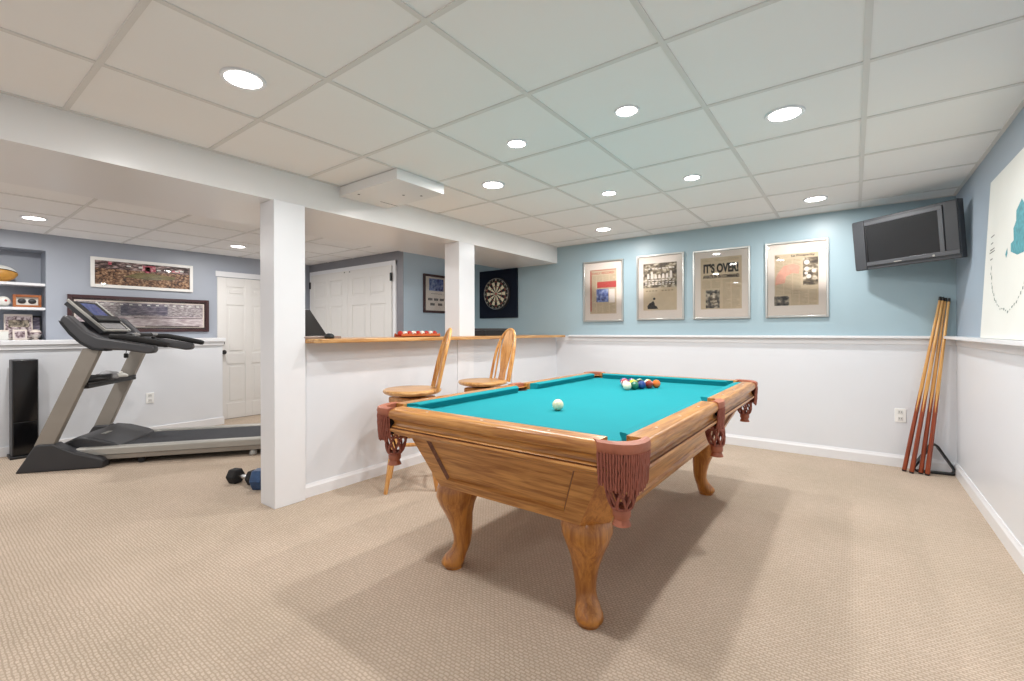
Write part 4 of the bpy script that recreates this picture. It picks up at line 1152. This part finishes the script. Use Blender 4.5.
# crossbar tray between the posts
mb = MB().use(M['black']); mb.box(0.30, 0.06, 0.67, 0.46, 0.855, 0.70); mb.box(0.30, 0.06, 0.70, 0.312, 0.855, 0.735); mb.box(0.448, 0.06, 0.70, 0.46, 0.855, 0.72)
mb.build('crossbar_tray', t, bevel=0.005)
root = t.matrix_basis.copy()
TM = Matrix.Translation((-5.449, 0.554, 0)) @ Matrix.Rotation(PI / 2 - A, 4, 'Z')
def glove(label, lx, ly, rz, mats, sc):
    p = TM @ Vector((lx, ly, 0.702))
    g = thing('workout_glove', label, 'glove', p, (0, 0, PI / 2 - A + rz))
    # a soft folded palm with four short finger stubs and a thumb
    rings = []
    for k in range(9):
        f = k / 8; w_ = 0.045 + 0.02 * math.sin(PI * f); h_ = 0.022 + 0.016 * math.sin(PI * f * 0.9)
        rings.append([((-0.09 + 0.17 * f) * sc, w_ * sc * math.cos(a), max(0.0, (0.026 + h_ * math.sin(a) * (1 + 0.15 * math.sin(3 * a + k)))) * sc) for a in [2 * PI * i / 14 for i in range(14)]])
    MB().use(mats[0]).loft(rings).build('palm', g)
    for i in range(4):
        y = (-0.042 + 0.028 * i) * sc
        MB().use(mats[1]).tube([(0.06 * sc, y, 0.03 * sc), (0.095 * sc, y * 1.1, 0.038 * sc), (0.125 * sc, y * 1.15, 0.022 * sc)], [0.013 * sc, 0.0145 * sc, 0.011 * sc], 8).build('finger', g)
    MB().use(mats[1]).tube([(-0.02 * sc, -0.05 * sc, 0.03 * sc), (0.02 * sc, -0.082 * sc, 0.03 * sc), (0.055 * sc, -0.09 * sc, 0.022 * sc)], [0.015 * sc, 0.015 * sc, 0.011 * sc], 8).build('thumb', g)
    B(-0.105 * sc, -0.045 * sc, 0.004 * sc, -0.075 * sc, 0.045 * sc, 0.05 * sc, mats[2]).build('cuff', g, bevel=0.008)
glove('black workout glove on the treadmill crossbar tray, nearer the front upright', 0.38, 0.19, 1.4, (M['rubber'], M['black'], M['dark']), 1.25)
glove('grey and white workout glove on the treadmill crossbar tray, beside the black one', 0.38, 0.53, 1.75, (M['keys'], M['poster'], M['dark']), 1.3)

# ------------------------------------------------------------------ dumbbells behind the front column
def dumbbell(label, loc, rotz, hr, hw, L, mat, gap_mat):
    t = thing('dumbbell', label, 'dumbbell', loc, (0, 0, rotz), 'dumbbells behind the column')
    ap = hr * math.cos(PI / 6)
    for s_ in (-1, 1):
        c0 = s_ * (L / 2 - hw / 2)
        rings = []
        for x, k in ((-hw / 2, 0.78), (-hw / 2 + 0.012, 1.0), (hw / 2 - 0.012, 1.0), (hw / 2, 0.78)):
            rings.append([(c0 + x, hr * k * math.cos(PI / 3 * i), ap + hr * k * math.sin(PI / 3 * i)) for i in range(6)])
        MB().use(mat).loft(rings).build('hex_head', t, bevel=0.004)
    MB().use(gap_mat).tube([(x, 0, ap) for x in (-L / 2 + hw, -0.03, 0, 0.03, L / 2 - hw)], [0.014, 0.016, 0.0175, 0.016, 0.014], 12).build('handle', t)
dumbbell('black hex dumbbell lying furthest left of the column', (-3.70, 1.56, 0), math.radians(22), 0.06, 0.085, 0.26, M['rubber'], M['chrome'])
dumbbell('blue hex dumbbell half hidden by the front column', (-3.45, 1.62, 0), math.radians(40), 0.08, 0.09, 0.22, M['blue_vinyl'], M['chrome'])
dumbbell('black hex dumbbell lying just behind the blue one', (-3.62, 1.83, 0), math.radians(30), 0.07, 0.085, 0.24, M['rubber'], M['chrome'])

# ------------------------------------------------------------------ world, camera
w = bpy.data.worlds.new('room_fill'); bpy.context.scene.world = w; w.use_nodes = True  # even background light, added as fill through the open end of the room
bg = w.node_tree.nodes['Background']; bg.inputs['Color'].default_value = (0.95, 0.97, 1.0, 1); bg.inputs['Strength'].default_value = 0.62

cam = bpy.data.cameras.new('camera'); co = bpy.data.objects.new('camera', cam); COL.objects.link(co)
FPX = 457.0
cam.sensor_fit = 'HORIZONTAL'; cam.sensor_width = 36.0; cam.lens = FPX / 1024 * 36.0
cam.shift_y = -(340.5 - 331.0) / 1024
cam.clip_start = 0.05
co.matrix_world = Matrix.Translation((0, 0, 1.15)) @ Matrix.Rotation(0.642, 4, 'Z') @ Matrix.Rotation(PI / 2, 4, 'X') @ Matrix.Rotation(-0.003, 4, 'Z')
sc = bpy.context.scene
sc.camera = co
sc.view_settings.view_transform = 'Standard'
sc.view_settings.look = 'None'
sc.view_settings.exposure = 0.0
sc.cycles.use_denoising = True
sc.cycles.max_bounces = 10
sc.cycles.diffuse_bounces = 6
sc.cycles.transparent_max_bounces = 12
sc.cycles.sample_clamp_indirect = 6.0
